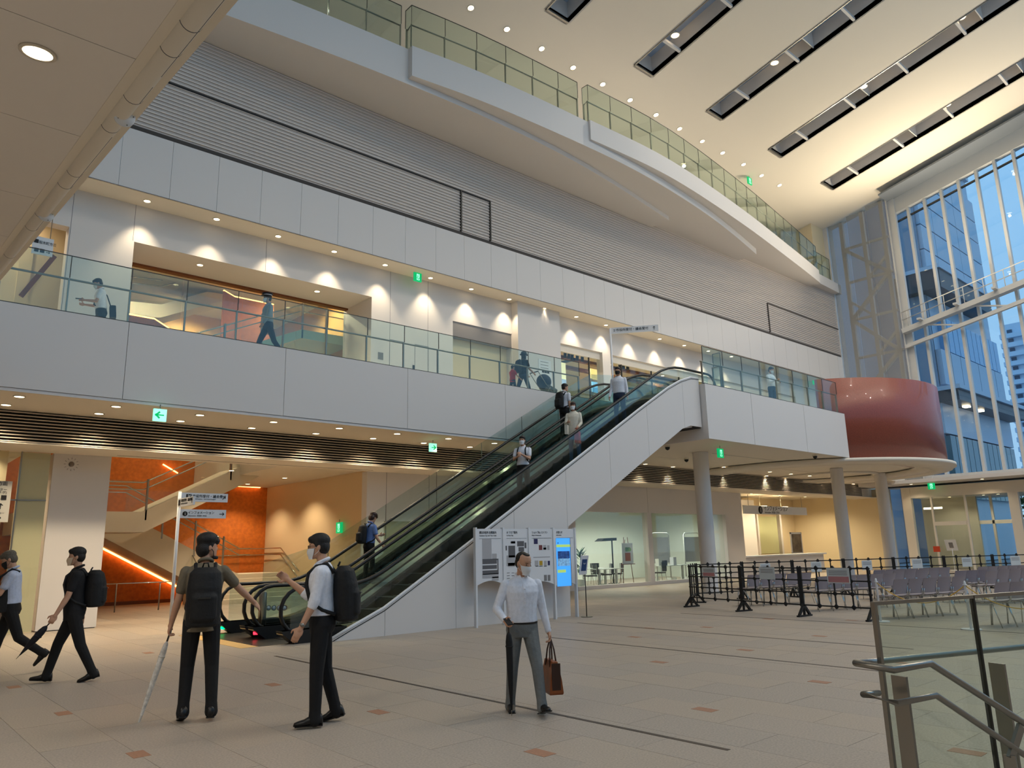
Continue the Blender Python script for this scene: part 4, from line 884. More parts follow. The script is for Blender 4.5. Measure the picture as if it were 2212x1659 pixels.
for i, (px, py) in enumerate(((1221,762),(1229,764),(1236,767),(1247,768),(1258,770))):
    p = Yp(px, py, 21.3); t = empty('track_spotlight', p, 'black track spotlight over the second-floor shop front, number %s from the left' % ['one','two','three','four','five'][i], 'spotlight', 'track spotlights in the left shop bay', local=True)
    MB().tube([(0,0,.05),(0,.02,-.22)], .07, 12).build('lamp_body', plasticblack, t); MB().bar((0,0,.05),(0,0,.2),.03,.03).build('bracket', plasticblack, t)
for i, (px, py) in enumerate(((1339,786),(1347,787),(1356,789))):
    p = Yp(px, py, 21.3); t = empty('track_spotlight', p, 'black track spotlight right of the shop pillar, number %s from the left' % ['one','two','three'][i], 'spotlight', 'track spotlights in the right shop bay', local=True)
    MB().tube([(0,0,.05),(0,.02,-.22)], .07, 12).build('lamp_body', plasticblack, t); MB().bar((0,0,.05),(0,0,.2),.03,.03).build('bracket', plasticblack, t)
tk = tag(MB().box(sx0+.2, 40, 21.28, 21.32, Yp(1221,756,21.3).z, Yp(1221,756,21.3).z+.04).build('lighting_track', plasticblack), 'long black lighting track above the second-floor shop front', 'track')
def poster(name, px0, py0, px1, py1, y, c1, c2, label, es=1.0):
    a = Yp(px0, py0, y); b = Yp(px1, py1, y); e = empty(name, (a.x, y, b.z), label, 'poster')
    MB().box(a.x, b.x, y, y+.05, b.z, a.z).build('light_panel', mat(label[:20], c1, .5, emit=(c1, es)), e)
    MB().box(a.x, b.x, y-.01, y, b.z, b.z+(a.z-b.z)*.45).build('picture_area', mat(label[:19]+'b', c2, .5, noise=(3, .4), emit=(c2, es*.6)), e)
    MB().box(a.x, a.x+.05, y, y+.06, F2, b.z).box(b.x-.05, b.x, y, y+.06, F2, b.z).build('stand_leg', steel, e)
poster('lit_poster', 1200, 780, 1224, 850, 21.6, (255, 240, 196), (180, 196, 232), 'glowing cream poster panel at the left end of the second-floor shop')
poster('lit_poster', 1276, 796, 1301, 822, 21.9, (255, 226, 140), (250, 216, 130), 'small yellow lit picture panel before the shop pillar')
poster('lit_poster', 1279, 824, 1300, 850, 21.7, (140, 200, 236), (90, 160, 210), 'small blue lit picture panel below the yellow one')
for i, (x, w, h) in enumerate(((22.8, .9, 1.1), (24.6, 1.2, 1.3), (28.5, 1.6, 1.2), (31.5, 1.6, 1.4), (34.5, 1.6, 1.2))):
    t = empty('display_shelf', (x, 23.4, F2), 'dark display shelf inside the second-floor shop, %s from the left' % ['first','second','third','fourth','fifth'][i], 'shelf', 'shop display shelves')
    for z in (0.05, .5*h, h): MB().box(x, x+w, 23.2, 23.7, F2+z, F2+z+.04).build('shelf_board', wood, t)
    for dx in (0, w-.05): MB().box(x+dx, x+dx+.05, 23.2, 23.7, F2, F2+h).build('shelf_side', darksteel, t)
# ================================================================== KIOSK BOARD
KY = 12.95
kx_ = [Yp(px, 1200, KY).x for px in (1028, 1087.5, 1143, 1196.5, 1243)]
ki = empty('directory_board', (12, KY, 0), 'white four-panel floor directory board with a lit blue screen', 'sign')
bw = signwhite; KP = []
for i, (a, b) in enumerate(zip(kx_, kx_[1:])):
    zb = [.86, .80, .78, .74][i]; n = 10
    poly = [(a+.02, 2.06), (b-.01, 2.06)]+[(b-.01-(b-a-.03)*t/n, zb+.09*math.sin(math.pi*t/n)) for t in range(n+1)]
    KP.append(MB().prism(poly, 1, KY, KY+.04).build('board_panel', bw, ki))
for x in kx_: MB().box(x-.022, x+.022, KY-.02, KY+.06, 0, 2.09).build('post', bw, ki)
hd = [('横浜市役所 各階案内', 'Yokohama City Hall  Floor Guide'), ('1F フロア案内', '1st Floor Map'), ('ショップ&レストラン', 'Shops & Restaurants'), ('お知らせ', 'Information')]
for i, (a, b) in enumerate(hd):
    x = kx_[i]+.1; text('lettering', a, .066, (x, KY-.002, 1.955), NX, UP_, ink, KP[i], sx=.8); text('lettering', b, .04, (x, KY-.002, 1.90), NX, UP_, inkdark, KP[i], sx=.9)
    MB().box(x, kx_[i+1]-.07, KY-.003, KY, 1.845, 1.850).build('rule_line', ink, KP[i])
def pk(px, py): p = Yp(px, py, KY); return p.x, p.z
def prt(px0, py0, px1, py1, m, name='print_area', y=.003):
    a = pk(px0, py0); b = pk(px1, py1); MB().box(a[0], b[0], KY-y, KY, b[1], a[1]).build(name, m, KP[0 if px0 < 1087 else 1 if px0 < 1143 else 2 if px0 < 1196 else 3])
lgrey = mat('print_light', (176, 174, 176), .6)
prt(1041.5,1164,1062,1207,lgrey); prt(1042,1208,1077,1240,inkdark); prt(1063,1196,1073,1208,lgrey); prt(1042,1240,1077,1248,lgrey); prt(1063,1246,1077,1254,lgrey)
prt(1042,1219,1073,1220.2,bw,y=.005); prt(1042,1230,1073,1231.2,bw,y=.005); prt(1073,1210,1074.2,1231,bw,y=.005)
for a in ((1104,1169,1113,1174),(1117,1169,1132,1180),(1133,1172,1137,1184),(1092,1179,1095,1189),(1098,1179,1113,1204),(1120,1182,1132,1191),(1103,1170,1113,1173.5)): prt(*a, inkdark)
prt(1094,1200,1113,1222,lgrey); prt(1097,1216,1112,1224,lgrey)
for r in range(3):
    for c in range(2): prt(1095+c*10, 1237+r*6, 1101+c*10, 1238+r*6, inkgrey)
prt(1152,1162,1188,1162.8,lgrey); prt(1152,1203,1188,1203.8,lgrey)
for a, m in (((1153,1164,1161.5,1175),mat('print_navy',(46,44,88),.5)),((1164,1177.5,1171.5,1188),mat('print_maroon',(120,60,60),.5)),((1173.5,1177.5,1180,1188),lgrey),((1173.5,1183,1180,1187),mat('print_teal',(50,70,90),.5)),((1182,1178,1187,1188),lgrey),((1155,1211,1163,1222),lgrey),((1165,1211.5,1172,1221),mat('print_gold',(186,150,40),.5)),((1175,1211.5,1181,1221.5),lgrey),((1183,1211.5,1188,1221),mat('print_navy',(46,44,88),.5)),((1175,1242,1181.5,1254.5),inkgrey),((1183,1242,1189,1254.5),inkgrey),((1157,1222.5,1163,1223.5),ink),((1165,1222.5,1172,1223.5),ink),((1175,1222.5,1181,1223.5),ink)): prt(*a, m, 'shop_tile')
scm = mat('blue_screen', (70, 160, 250), .3, emit=((70, 165, 255), .75))
prt(1200.5,1162.5,1235,1265,blackm,'screen_bezel',.006)
prt(1200.5,1162.5,1234,1265,scm,'screen',.008)
prt(1204,1191,1231,1222,mat('screen_photo',(40,70,120),.4,noise=(14,.9),emit=((40,80,150),.35)),'screen_photo',.010); prt(1204,1207,1231,1222,mat('screen_photo2',(120,170,220),.4,noise=(16,.8),emit=((130,180,230),.4)),'screen_photo',.0105)
prt(1201,1176.5,1231,1181.5,mat('screen_yellow',(170,205,120),.4,emit=((190,225,110),.5)),'screen_line',.010); prt(1204,1231,1222,1236.5,mat('screen_yellow',(170,205,120),.4),'screen_line',.010); prt(1204,1171.5,1205.5,1174.5,ink,'screen_line',.010)
# wifi stand
wf = empty('poster_stand', (13.57, 12.72, 0), 'slim floor stand with a blue wireless notice right of the directory', 'sign stand', local=True)
MB().cyl((0,0), .14, 0, .015, 20).build('base', steel, wf); MB().tube([(0,0,.015),(0,0,.98)], .012, 8).build('pole', darksteel, wf)
MB().obox((-.03,0,1.2), (.25,.02,.46), ((1,0,0),(0,.97,.2),(0,-.2,.97))).build('board', signwhite, wf); MB().obox((-.03,-.012,1.2), (.17,.005,.28), ((1,0,0),(0,.97,.2),(0,-.2,.97))).build('notice', mat('wifi_blue',(40,70,120),.5), wf)
for r in (.03,.055,.08): MB().tube([(-.03+r*math.cos(R_(a)), -.02, 1.2+r*math.sin(R_(a))) for a in range(45,136,15)], .006, 5).build('wave_mark', signwhite, wf)
# ================================================================== BARRIERS
def barrier(p0, p1, label, nx=None, feet=(1,1)):
    a = Vector((*p0,0)); b = Vector((*p1,0)); d = (b-a); L = d.length; d.normalize(); n = Vector((-d.y, d.x, 0))
    e = empty('plastic_barrier', a, label, 'barrier', 'black plastic grid barriers')
    nx = nx or max(2, round(L/.46)); rows = [.25, .52, .79, 1.05]
    for z in rows: MB().bar(a+d*.03+UP_*z, b-d*.03+UP_*z, .03, .028).build('rail', plasticblack, e)
    m = MB()
    for i in range(nx+1):
        p = a+d*(.03+(L-.06)*i/nx); w = .045 if i in (0, nx) else .024
        MB().obox(p+UP_*.65, (w, .03, .82), (d, n, UP_)).build('upright', plasticblack, e)
        for z in rows: s_ = .085 if 0 < i < nx else .07; m.obox(p+UP_*z, (s_, .028, s_), ((d+UP_).normalized(), n, (UP_-d).normalized()))
    m.build('node_gussets', plasticblack, e)['kind'] = 'stuff'
    for k, p in enumerate((a+d*.03, b-d*.03)):
        if not feet[k]: continue
        f = MB()
        f.obox(p+UP_*.018, (.5, .07, .036), (n, d, UP_))
        for s_ in (1, -1): f.bar(p+n*.2*s_+UP_*.03, p+UP_*.26, .05, .05)
        f.obox(p+UP_*.13, (.03, .05, .26), (n, d, UP_)).build('foot', plasticblack, e)
FRB = [(17.35,12.45),(16.9,10.6),(16.45,8.8),(16.28,7.15)]
BKB = [(18.75,13.2),(20.45,12.75),(22.05,12.0),(23.75,11.2),(25.4,10.35),(27.1,9.45),(28.8,8.55),(30.5,7.6),(32.2,6.65)]
for i, (p, q) in enumerate(zip(FRB, FRB[1:])): barrier(p, q, 'black plastic grid barrier in the near row, %s from the escalator side' % ['first','second','third'][i], feet=(1, 0 if i < 2 else 1))
barrier((17.5,12.55), (18.65,13.15), 'short black barrier closing the corner between the two barrier rows', feet=(0,1))
for i, (p, q) in enumerate(zip(BKB, BKB[1:])): barrier(p, q, 'black plastic grid barrier in the far row behind the chairs, %s from the left' % ['first','second','third','fourth','fifth','sixth','seventh','eighth'][i], feet=(0,1))
def notice(p0, p1, t0, t1, z0, z1, label, m2=None, off=-.03):
    a = Vector((*p0,0)); b = Vector((*p1,0)); d = (b-a).normalized(); L = (b-a).length; n = Vector((-d.y, d.x, 0)); n = n if n.x < 0 else -n
    c = a+d*L*(t0+t1)/2+n*.025+UP_*(z0+z1)/2
    e = empty('notice_sheet', c, label, 'notice'); MB().obox(c, (L*(t1-t0), .006, z1-z0), (d, n, UP_)).build('sheet', mat('notice_paper', (206,212,214), .6), e)
    for k in range(3): MB().obox(c+n*.004+UP_*((z1-z0)*(.3-.12*k)), (L*(t1-t0)*.8, .003, .012), (d, n, UP_)).build('print_line', inkgrey, e)
    if m2: MB().obox(c+n*.004-UP_*(z1-z0)*.25, (L*(t1-t0)*.9, .003, (z1-z0)*.38), (d, n, UP_)).build('print_block', m2, e)
pinkm = mat('notice_red', (190, 130, 134), .6)
notice(FRB[1], FRB[2], .36, .62, .78, 1.06, 'printed notice sheet hung on the middle near barrier')
notice(FRB[2], FRB[3], .42, .74, .74, 1.06, 'printed notice with red and blue blocks on the right near barrier', pinkm)
notice(FRB[0], FRB[1], .3, .55, .8, 1.03, 'printed notice with a pink block on the left near barrier', pinkm)
for i in range(6):
    notice(BKB[1+i], BKB[2+i], .35, .55, .72, 1.02, 'grey notice sheet on the far barrier, %s from the left' % ['first','second','third','fourth','fifth','sixth'][i])
rn = tag(MB().obox(Vector((XG-.2, 15.9, 1.1)), (.01, .34, .3), (NX, (0,1,0), UP_)).build('red_notice', mat('red_notice', (200,70,40), .6)), 'small red notice on the vestibule glass', 'notice')
# ================================================================== CHAIRS
def make_chair():
    e = empty('stacking_chair', (0,0,0), local=True)
    def shell(pts, w0, w1, th, bow):
        vs = []; n = len(pts); k = 7
        for i, (y, z) in enumerate(pts):
            w = w0+(w1-w0)*i/(n-1)
            for j in range(k):
                u = -1+2*j/(k-1); vs.append((u*w, y+bow[0]*u*u, z+bow[1]*u*u))
        fs = [(i*k+j, i*k+j+1, (i+1)*k+j+1, (i+1)*k+j) for i in range(n-1) for j in range(k-1)]
        return vs, fs
    def solid(pts, w0, w1, th, bow, nrm):
        m = MB(); vs, fs = shell(pts, w0, w1, th, bow); N = len(vs); nv = Vector(nrm)*th
        m.add(vs+[tuple(Vector(v)+nv) for v in vs], fs+[tuple(i+N for i in f[::-1]) for f in fs], 0, True)
        n = len(pts); k = 7
        ring = [j for j in range(k)]+[i*k+k-1 for i in range(1,n)]+[(n-1)*k+j for j in range(k-2,-1,-1)]+[i*k for i in range(n-2,0,-1)]
        m.add(vs+[tuple(Vector(v)+nv) for v in vs], [(ring[i], ring[(i+1)%len(ring)], ring[(i+1)%len(ring)]+N, ring[i]+N) for i in range(len(ring))])
        return m
    solid([(-.19,.465),(-.1,.45),(.05,.445),(.17,.45),(.24,.43)], .21, .215, .014, (0,.012), (0,0,1)).build('seat', chairm, e)
    solid([(-.20,.50),(-.215,.56),(-.235,.66),(-.265,.76),(-.29,.81)], .2, .205, .014, (.035,0), (0,-1,.15)).build('backrest', chairm, e)
    for s in (-1, 1):
        MB().tube([(s*.2,.2,.44),(s*.205,.24,.0)], .010, 6).build('leg', chrome, e)
        MB().tube([(s*.2,-.12,.44),(s*.205,-.26,.0)], .010, 6).build('leg', chrome, e)
        MB().tube([(s*.2,.2,.43),(s*.2,-.14,.43),(s*.195,-.2,.48),(s*.19,-.225,.6)], .010, 6).build('side_frame', chrome, e)
    MB().tube([(-.2,.1,.425),(.2,.1,.425)], .009, 6).build('seat_rail', chrome, e)
    return e
CH = make_chair(); first = True
rdir = Vector((.94,-.34,0)).normalized(); face = math.atan2(-.34, .94)   # chair +y looks away from the viewer
ROWS = [((17.02,6.82),5,'front row of five by the stanchion'),((16.4,4.75),3,'row at the right photo edge behind glass'),((17.85,8.95),6,'row just behind the right near barrier'),((18.3,11.05),5,'row behind the middle near barrier'),((22.2,9.45),7,'farthest row of the left block'),((21.6,8.98),4,'second far row of the left block'),((22.05,7.3),3,'row directly right of the front row'),((21.75,6.5),4,'second row of the right block'),((23.4,6.7),5,'right block third row'),((25.2,7.75),7,'farthest row of the right block')]
ORD = ['first','second','third','fourth','fifth','sixth','seventh']
for (x, y), n, lab in ROWS:
    for i in range(n):
        p = Vector((x, y, 0))+rdir*.43*i+Vector((.09,.25,0)); rz = face+random.uniform(-.03,.03)
        l = 'grey stacking chair, %s from left in the %s' % (ORD[i], lab)
        if first: c = CH; c.location = p; c.rotation_euler[2] = rz; first = False
        else: c = dup(CH, p, rz)
        tag(c, l, 'chair', 'grey stacking chairs set in rows')
# stanchions
for i, (x, y) in enumerate(((16.22,7.01),(15.71,5.18),(15.2,3.35))):
    s_ = empty('rope_stanchion', (x, y, 0), 'white rope stanchion with flat round base, %s from the barrier' % ORD[i], 'stanchion', 'white rope stanchions', local=True)
    MB().cyl((0,0), .17, 0, .015, 24).build('base', signwhite, s_); MB().tube([(0,0,.015),(0,0,.8),(0,0,.86)], [.024,.024,.014], 10).build('pole', signwhite, s_); MB().ring((0,0), .024, .04, .78, .795, n=16).build('collar', signwhite, s_)
yel = mat('yellow_chain', (214, 170, 60), .5)
for i, ((xa, ya_), (xb, yb_)) in enumerate((((16.22,7.01),(15.71,5.18)),((15.71,5.18),(15.2,3.35)))):
    c = empty('chain', (xa, ya_, .5), 'sagging yellow plastic chain, %s span between the white stanchions' % ['left','right'][i], 'chain'); m = MB()
    for k in range(41):
        t = k/40; 
    pts = [Vector((xa+(xb-xa)*k/30, ya_+(yb_-ya_)*k/30, .78-.36*(1-(2*k/30-1)**2))) for k in range(31)]
    MB().tube(pts, .009, 6).build('chain_links', yel, c)
# ================================================================== NEAR GLASS RAILING AND STAIR HANDRAILS
TZ = 1.25; A_ = fl(1887, 1302, TZ); B2 = fl(2212, 1279, TZ); dN = (B2-A_); dN.z = 0; dN.normalize(); nN = Vector((dN.y, -dN.x, 0)); nN = nN if nN.dot(CAM-A_) > 0 else -nN
A0 = Vector((A_.x, A_.y, 0)); nr = empty('glass_railing', A0, 'near glass stair railing with steel plate posts at the lower right', 'railing')
xp = [0, (fl(2120,1288,TZ)-A_).dot(dN), (fl(2120,1288,TZ)-A_).dot(dN)*2.1, (fl(2120,1288,TZ)-A_).dot(dN)*3.2]
for a, b in zip(xp, xp[1:]):
    MB().obox(A0+dN*(a+b)/2+UP_*(TZ/2+.03), (b-a-.012, .016, TZ-.08), (dN, nN, UP_)).build('glass_pane', G_rail, nr)
MB().bar(A0-dN*.01+UP_*(TZ-.005), A0+dN*xp[-1]+UP_*(TZ-.005), .03, .022).build('top_edge', steel, nr)
MB().obox(A0+UP_*TZ/2, (.022, .03, TZ), (dN, nN, UP_)).build('end_bar', steel, nr)
for x in xp[1:]: MB().obox(A0+dN*x+UP_*TZ/2, (.014, .03, TZ), (dN, nN, UP_)).build('seam', darksteel, nr)
for x in (xp[0]+.02, xp[1]+.0, xp[2]):
    q = A0+dN*x+nN*.10
    MB().prism([(0,0),(0.1,0),(0.1,.74),(.02,.82),(0,.82)], 1, -.009, .009).mesh('p', steel)
    c = [q+nN*(.05), q-nN*.05]; MB().add([tuple(c[k]+dN*s_*.009+UP_*z) for z in (0, .84) for k in (0,1) for s_ in (-1,1)], [(0,1,3,2),(4,6,7,5),(0,4,5,1),(2,3,7,6),(0,2,6,4),(1,5,7,3)]).build('plate_post', steel, nr)
def onpl(px, py, off):                   # pixel -> vertical plane parallel to the railing
    d = ray(px, py); P0 = A0+nN*off; t = (P0-CAM).dot(nN)/d.dot(nN); return CAM+d*t
hrl = empty('stair_handrail', A0+nN*.3, 'double steel tube handrail bending down along the near stair', 'handrail')
u0, u1, u2, u3 = onpl(1848,1432,.2), onpl(1930,1447,.38), onpl(2010,1433,.38), onpl(2212,1562,.38)
MB().tube([onpl(2212,1397,-.12), onpl(1900,1428,-.12), onpl(1862,1431,.05), u0, u1, u2, u3, u3+(u3-u2)*1.5], .019, 12).build('upper_tube', steel, hrl)
l0, l1, l2, l3 = onpl(1865,1500,.2), onpl(1938,1519,.38), onpl(2022,1502,.38), onpl(2212,1630,.38)
MB().tube([onpl(1898,1497,.02), l0, l1, l2, l3, l3+(l3-l2)*1.5], .0175, 12).build('lower_tube', steel, hrl)
q = onpl(2175,1590,.38); MB().bar(onpl(2205,1568,.38), q+Vector((0,0,-.12)), .02, .05).build('bracket', steel, hrl); MB().bar(q+Vector((0,0,-.1)), Vector((q.x, q.y, 0)), .02, .06).build('support', steel, hrl)
# ================================================================== SHOP FURNITURE (meeting room)
dk = mat('desk_white', (228, 230, 224), .5)
def desk(x, y, w, label, ph=.72):
    e = empty('desk', (x, y, 0), label, 'desk', local=True); MB().box(0, w, 0, .7, ph-.03, ph).build('desk_top', dk, e)
    for a in (.08, w-.14): MB().box(a, a+.06, .3, .4, .03, ph-.03).build('leg', dk, e); MB().box(a-.02, a+.08, .02, .68, 0, .03).build('leg_foot', dk, e)
    return e
def gx(px, py, y): return Yp(px, py, y).x
desk(gx(1262,1235,22.6), 22.4, 1.6, 'white meeting desk left in the glazed room'); desk(gx(1296,1235,21.6), 21.4, 1.3, 'white meeting desk beside the black floor lamp'); desk(gx(1420,1225,21.9), 21.7, 2.2, 'white desk with equipment right of the window post')
def ochair(x, y, rz, label):
    e = empty('office_chair', (x, y, 0), label, 'chair', 'black office chairs', rz=rz, local=True)
    MB().box(-.22, .22, -.22, .22, .42, .47).build('seat', plasticblack, e); MB().prism([(-.2,.5),(.2,.5),(.22,.9),(-.22,.9)], 1, -.27, -.24).build('backrest', plasticblack, e)
    for sx_ in (-1,1):
        MB().tube([(sx_*.2,.2,.42),(sx_*.22,.25,0)], .012, 6).build('leg', chrome, e); MB().tube([(sx_*.2,-.2,.9),(sx_*.2,-.2,.42),(sx_*.22,-.26,0)], .012, 6).build('leg', chrome, e)
for i, (x, y, rz) in enumerate(((gx(1275,1240,22),22.0,1.2),(gx(1298,1240,23.2),23.4,2.8),(gx(1313,1240,22.2),22.3,.9),(gx(1336,1240,22.4),22.5,.5),(gx(1424,1235,21.3),21.3,.2))): ochair(x, y, rz, 'black office chair in the glazed room, %s from the left' % ORD[i])
lt = empty('floor_lamp', (gx(1325,1235,22.8), 22.8, 0), 'black uplight floor lamp with a wide flat head in the glazed room', 'lamp', local=True)
MB().box(-.2,.2,-.15,.15,0,.03).build('base', plasticblack, lt); MB().tube([(0,0,.03),(0,0,2.0)], .03, 8).build('pole', plasticblack, lt); MB().prism([(-.95,1.85),(-.7,1.98),(.1,2.0),(.1,1.88)], 1, -.2, .2).build('lamp_head', plasticblack, lt)
es_ = empty('easel', (gx(1357,1240,21.45), 21.45, 0), 'wooden easel holding a picture of a plant in a brown pot', 'easel', local=True)
for s_ in (-1,1): MB().tube([(s_*.35,0,0),(s_*.12,.05,2.0)], .014, 6).build('leg', wood, es_)
MB().tube([(0,.5,0),(0,.08,1.9)], .014, 6).build('leg', wood, es_); MB().box(-.45,.45,-.04,.0,.85,.88).build('tray', wood, es_); MB().box(-.36,.36,-.03,-.01,.88,1.75).build('picture', signwhite, es_)
MB().box(-.17,.17,-.04,-.03,1.0,1.35).build('painted_pot', mat('pot_brown',(170,96,56),.6), es_); MB().tube([(-.14,-.035,1.48),(.14,-.035,1.48)], .09, 8).build('painted_leaves', mat('leaf_paint',(120,160,60),.6,noise=(30,.4)), es_)
for i, x in enumerate((gx(1432,1200,22.7), gx(1500,1200,22.7))):
    w_ = empty('whiteboard', (x, 22.8, 0), ('left' if i == 0 else 'right')+' rolling whiteboard in the glazed room', 'whiteboard', local=True)
    MB().box(-.6,.6,-.02,.02,.8,2.0).build('board', signwhite if i == 0 else lgrey, w_); m = MB().tube([(-.66,0,.1),(-.66,0,2.1),(-.55,0,2.2),(.55,0,2.2),(.66,0,2.1),(.66,0,.1)], .03, 8); m.build('frame', dk, w_)
    for s_ in (-.66,.66): MB().box(s_-.03,s_+.03,-.3,.3,0,.1).build('foot', dk, w_)
for i, (x, h) in enumerate(((gx(1420,1215,21.6)+.5,.3),(gx(1420,1215,21.6)+.9,.22),(gx(1420,1215,21.6)+1.6,.35))):
    tag(MB().box(x, x+.22, 21.9, 22.1, .72, .72+h).box(x+.03, x+.19, 21.89, 21.9, .75, .72+h*.8).build('desktop_box', [dk, darksteel, signwhite][i]), 'small device on the desk behind the glass, %s from the left' % ORD[i], 'device')
pt = empty('potted_plant', (gx(1254,1240,21.6), 21.6, 0), 'tall green potted plant just inside the shop glass', 'plant', local=True)
MB().cyl((0,0), .14, 0, .35, 16, r1=.18).build('pot', dk, pt); m = MB(); rr = random.Random(5)
for i in range(60):
    a = rr.uniform(0,6.28); h = rr.uniform(.4,1.5); c = Vector((0,0,h*.8+.2)); d = Vector((math.cos(a),math.sin(a),rr.uniform(.3,1.2))).normalized(); w = d.cross(UP_).normalized()*.04
    m.add([c, c+d*.2+w, c+d*.42, c+d*.2-w], [(0,1,2,3)])
m.build('leaves', mat('plant_green',(60,96,56),.6), pt)
# easel sign in the vestibule
ve = empty('sign_stand', (XG-.9, 14.9, 0), 'white tilted notice stand before the vestibule doors', 'sign stand', local=True)
MB().tube([(0,0,0),(0,0,1.1)], .02, 8).build('pole', signwhite, ve); MB().cyl((0,0), .2, 0, .02, 20).build('base', signwhite, ve); MB().obox((-.05,0,1.3), (.02,.55,.6), (Vector((1,0,.4)).normalized(),(0,1,0),Vector((-.4,0,1)).normalized())).build('board', signwhite, ve); MB().obox((-.065,0,1.3), (.01,.2,.3), (Vector((1,0,.4)).normalized(),(0,1,0),Vector((-.4,0,1)).normalized())).build('print', inkgrey, ve)
cp = Yp(1480, 985, 15); 
for i, (px, py) in enumerate(((1442,970),(1483,996),(1761,989))):
    p = fl(px, py, S-.12); t = empty('security_camera', p, 'small dome camera on the soffit, %s from the escalator' % ORD[i], 'camera', 'dome cameras', local=True)
    MB().cyl((0,0), .09, .06, .12, 16).build('mount', lampring, t); MB().tube([(0,0,.06),(0,0,.0),(0,0,-.04)], [.08,.07,.02], 14).build('dome', plasticblack, t)
# notice board on the second floor pillar
p0, p1 = Yp(1163,775,WY-.36), Yp(1192,842,WY-.36)
nb = empty('notice_board', (p0.x, WY-.36, p1.z), 'white floor guide print on the second-floor pillar behind the stroller', 'sign')
MB().box(p0.x, p1.x, WY-.365, WY-.352, p1.z, p0.z).build('sheet', signwhite, nb)
for k, (u, v) in enumerate(((.25,.35),(.45,.35),(.65,.35),(.3,.75),(.55,.75))): MB().box(p0.x+(p1.x-p0.x)*u, p0.x+(p1.x-p0.x)*u+.12, WY-.37, WY-.365, p0.z+(p1.z-p0.z)*v-.12, p0.z+(p1.z-p0.z)*v).build('pictogram', ink, nb)
for k in range(3): MB().box(p0.x+.1, p1.x-.15, WY-.37, WY-.365, p0.z-.1-.12*k, p0.z-.08-.12*k).build('print_line', inkgrey, nb)
# ================================================================== PEOPLE
def sph(mb, c, r, ax=None, n=14, m=9):
    c = Vector(c); r = r if isinstance(r, (tuple, list)) else (r, r, r); ax = ax or (Vector((1,0,0)), Vector((0,1,0)), Vector((0,0,1)))
    vs = [c-ax[2]*r[2]]; 
    for i in range(1, m):
        t = -math.pi/2+math.pi*i/m
        for j in range(n):
            a = 2*math.pi*j/n; vs.append(c+ax[0]*(r[0]*math.cos(t)*math.cos(a))+ax[1]*(r[1]*math.cos(t)*math.sin(a))+ax[2]*(r[2]*math.sin(t)))
    vs.append(c+ax[2]*r[2]); k = len(vs)-1
    fs = [(0, 1+(j+1)%n, 1+j) for j in range(n)]
    for i in range(m-2): fs += [(1+i*n+j, 1+i*n+(j+1)%n, 1+(i+1)*n+(j+1)%n, 1+(i+1)*n+j) for j in range(n)]
    fs += [(1+(m-2)*n+j, 1+(m-2)*n+(j+1)%n, k) for j in range(n)]
    return mb.add(vs, fs, 0, True)
def cap(mb, p0, p1, r0, r1, n=12):
    p0 = Vector(p0); p1 = Vector(p1); d = p1-p0; L = d.length
    if L < 1e-5: return sph(mb, p0, r0)
    d.normalize(); k = 4; pts = []; rs = []
    for i in range(1, k+1): a = math.pi/2*(1-i/k); pts.append(p0-d*r0*math.sin(a)); rs.append(max(.002, r0*math.cos(a)))
    for i in range(0, k): a = math.pi/2*i/k; pts.append(p1+d*r1*math.sin(a)); rs.append(max(.002, r1*math.cos(a)))
    return mb.tube(pts, rs, n)
def loft(mb, rings, n=20):
    """rings: (centre, xaxis*hw, yaxis*hd)"""
    vs = []
    for c, a, b in rings:
        for j in range(n): t = 2*math.pi*j/n; vs.append(c+a*math.cos(t)+b*math.sin(t))
    k = len(rings); fs = [tuple(range(n-1,-1,-1)), tuple(range((k-1)*n, k*n))]
    fs += [(i*n+j, i*n+(j+1)%n, (i+1)*n+(j+1)%n, (i+1)*n+j) for i in range(k-1) for j in range(n)]
    return mb.add(vs, fs, 0, True)
def fuse(name, mb, m, parent, voxel=.008, it=3, label=None):
    me = mb.mesh(name, m); t = bpy.data.objects.new('t', me); COL.objects.link(t)
    r = t.modifiers.new('r', 'REMESH'); r.mode = 'VOXEL'; r.voxel_size = voxel; r.use_smooth_shade = True
    if it: s = t.modifiers.new('s', 'SMOOTH'); s.factor = .5; s.iterations = it
    t.update_tag(); dg = bpy.context.evaluated_depsgraph_get(); dg.update()
    out = bpy.data.meshes.new_from_object(t.evaluated_get(dg)); bpy.data.objects.remove(t)
    if not out.materials: out.materials.append(m)
    out.name = name; o = obj(name, out, parent)
    if label: o['label'] = label
    return o
skin = mat('skin', (196, 150, 122), .55, noise=(20, .04)); hairm = mat('hair_black', (20, 17, 15), .5, noise=(90, .3), bump=(120, .4)); hairg = mat('hair_grey', (92, 84, 72), .55, noise=(80, .3), bump=(120, .4)); hairb = mat('hair_brown', (52, 30, 20), .5, noise=(80, .3))
maskw = mat('mask_white', (224, 226, 228), .8); maskb = mat('mask_black', (28, 28, 30), .8); shoem = mat('shoe_black', (20, 18, 17), .35)
FAB = lambda n, c, b=.35: mat(n, c, .85, noise=(30, .06), bump=(14, b))
shirtw = FAB('shirt_white', (226, 228, 236)); shirtg = FAB('shirt_olive_grey', (112, 102, 84)); shirtk = FAB('shirt_black', (22, 21, 23)); shirtb = FAB('shirt_pale_blue', (186, 194, 214)); shirtbl = FAB('shirt_blue', (110, 136, 190)); shirtc = FAB('top_cream', (226, 218, 200)); shirtr = FAB('shirt_red', (190, 44, 40)); uni = FAB('uniform_grey_blue', (140, 152, 160))
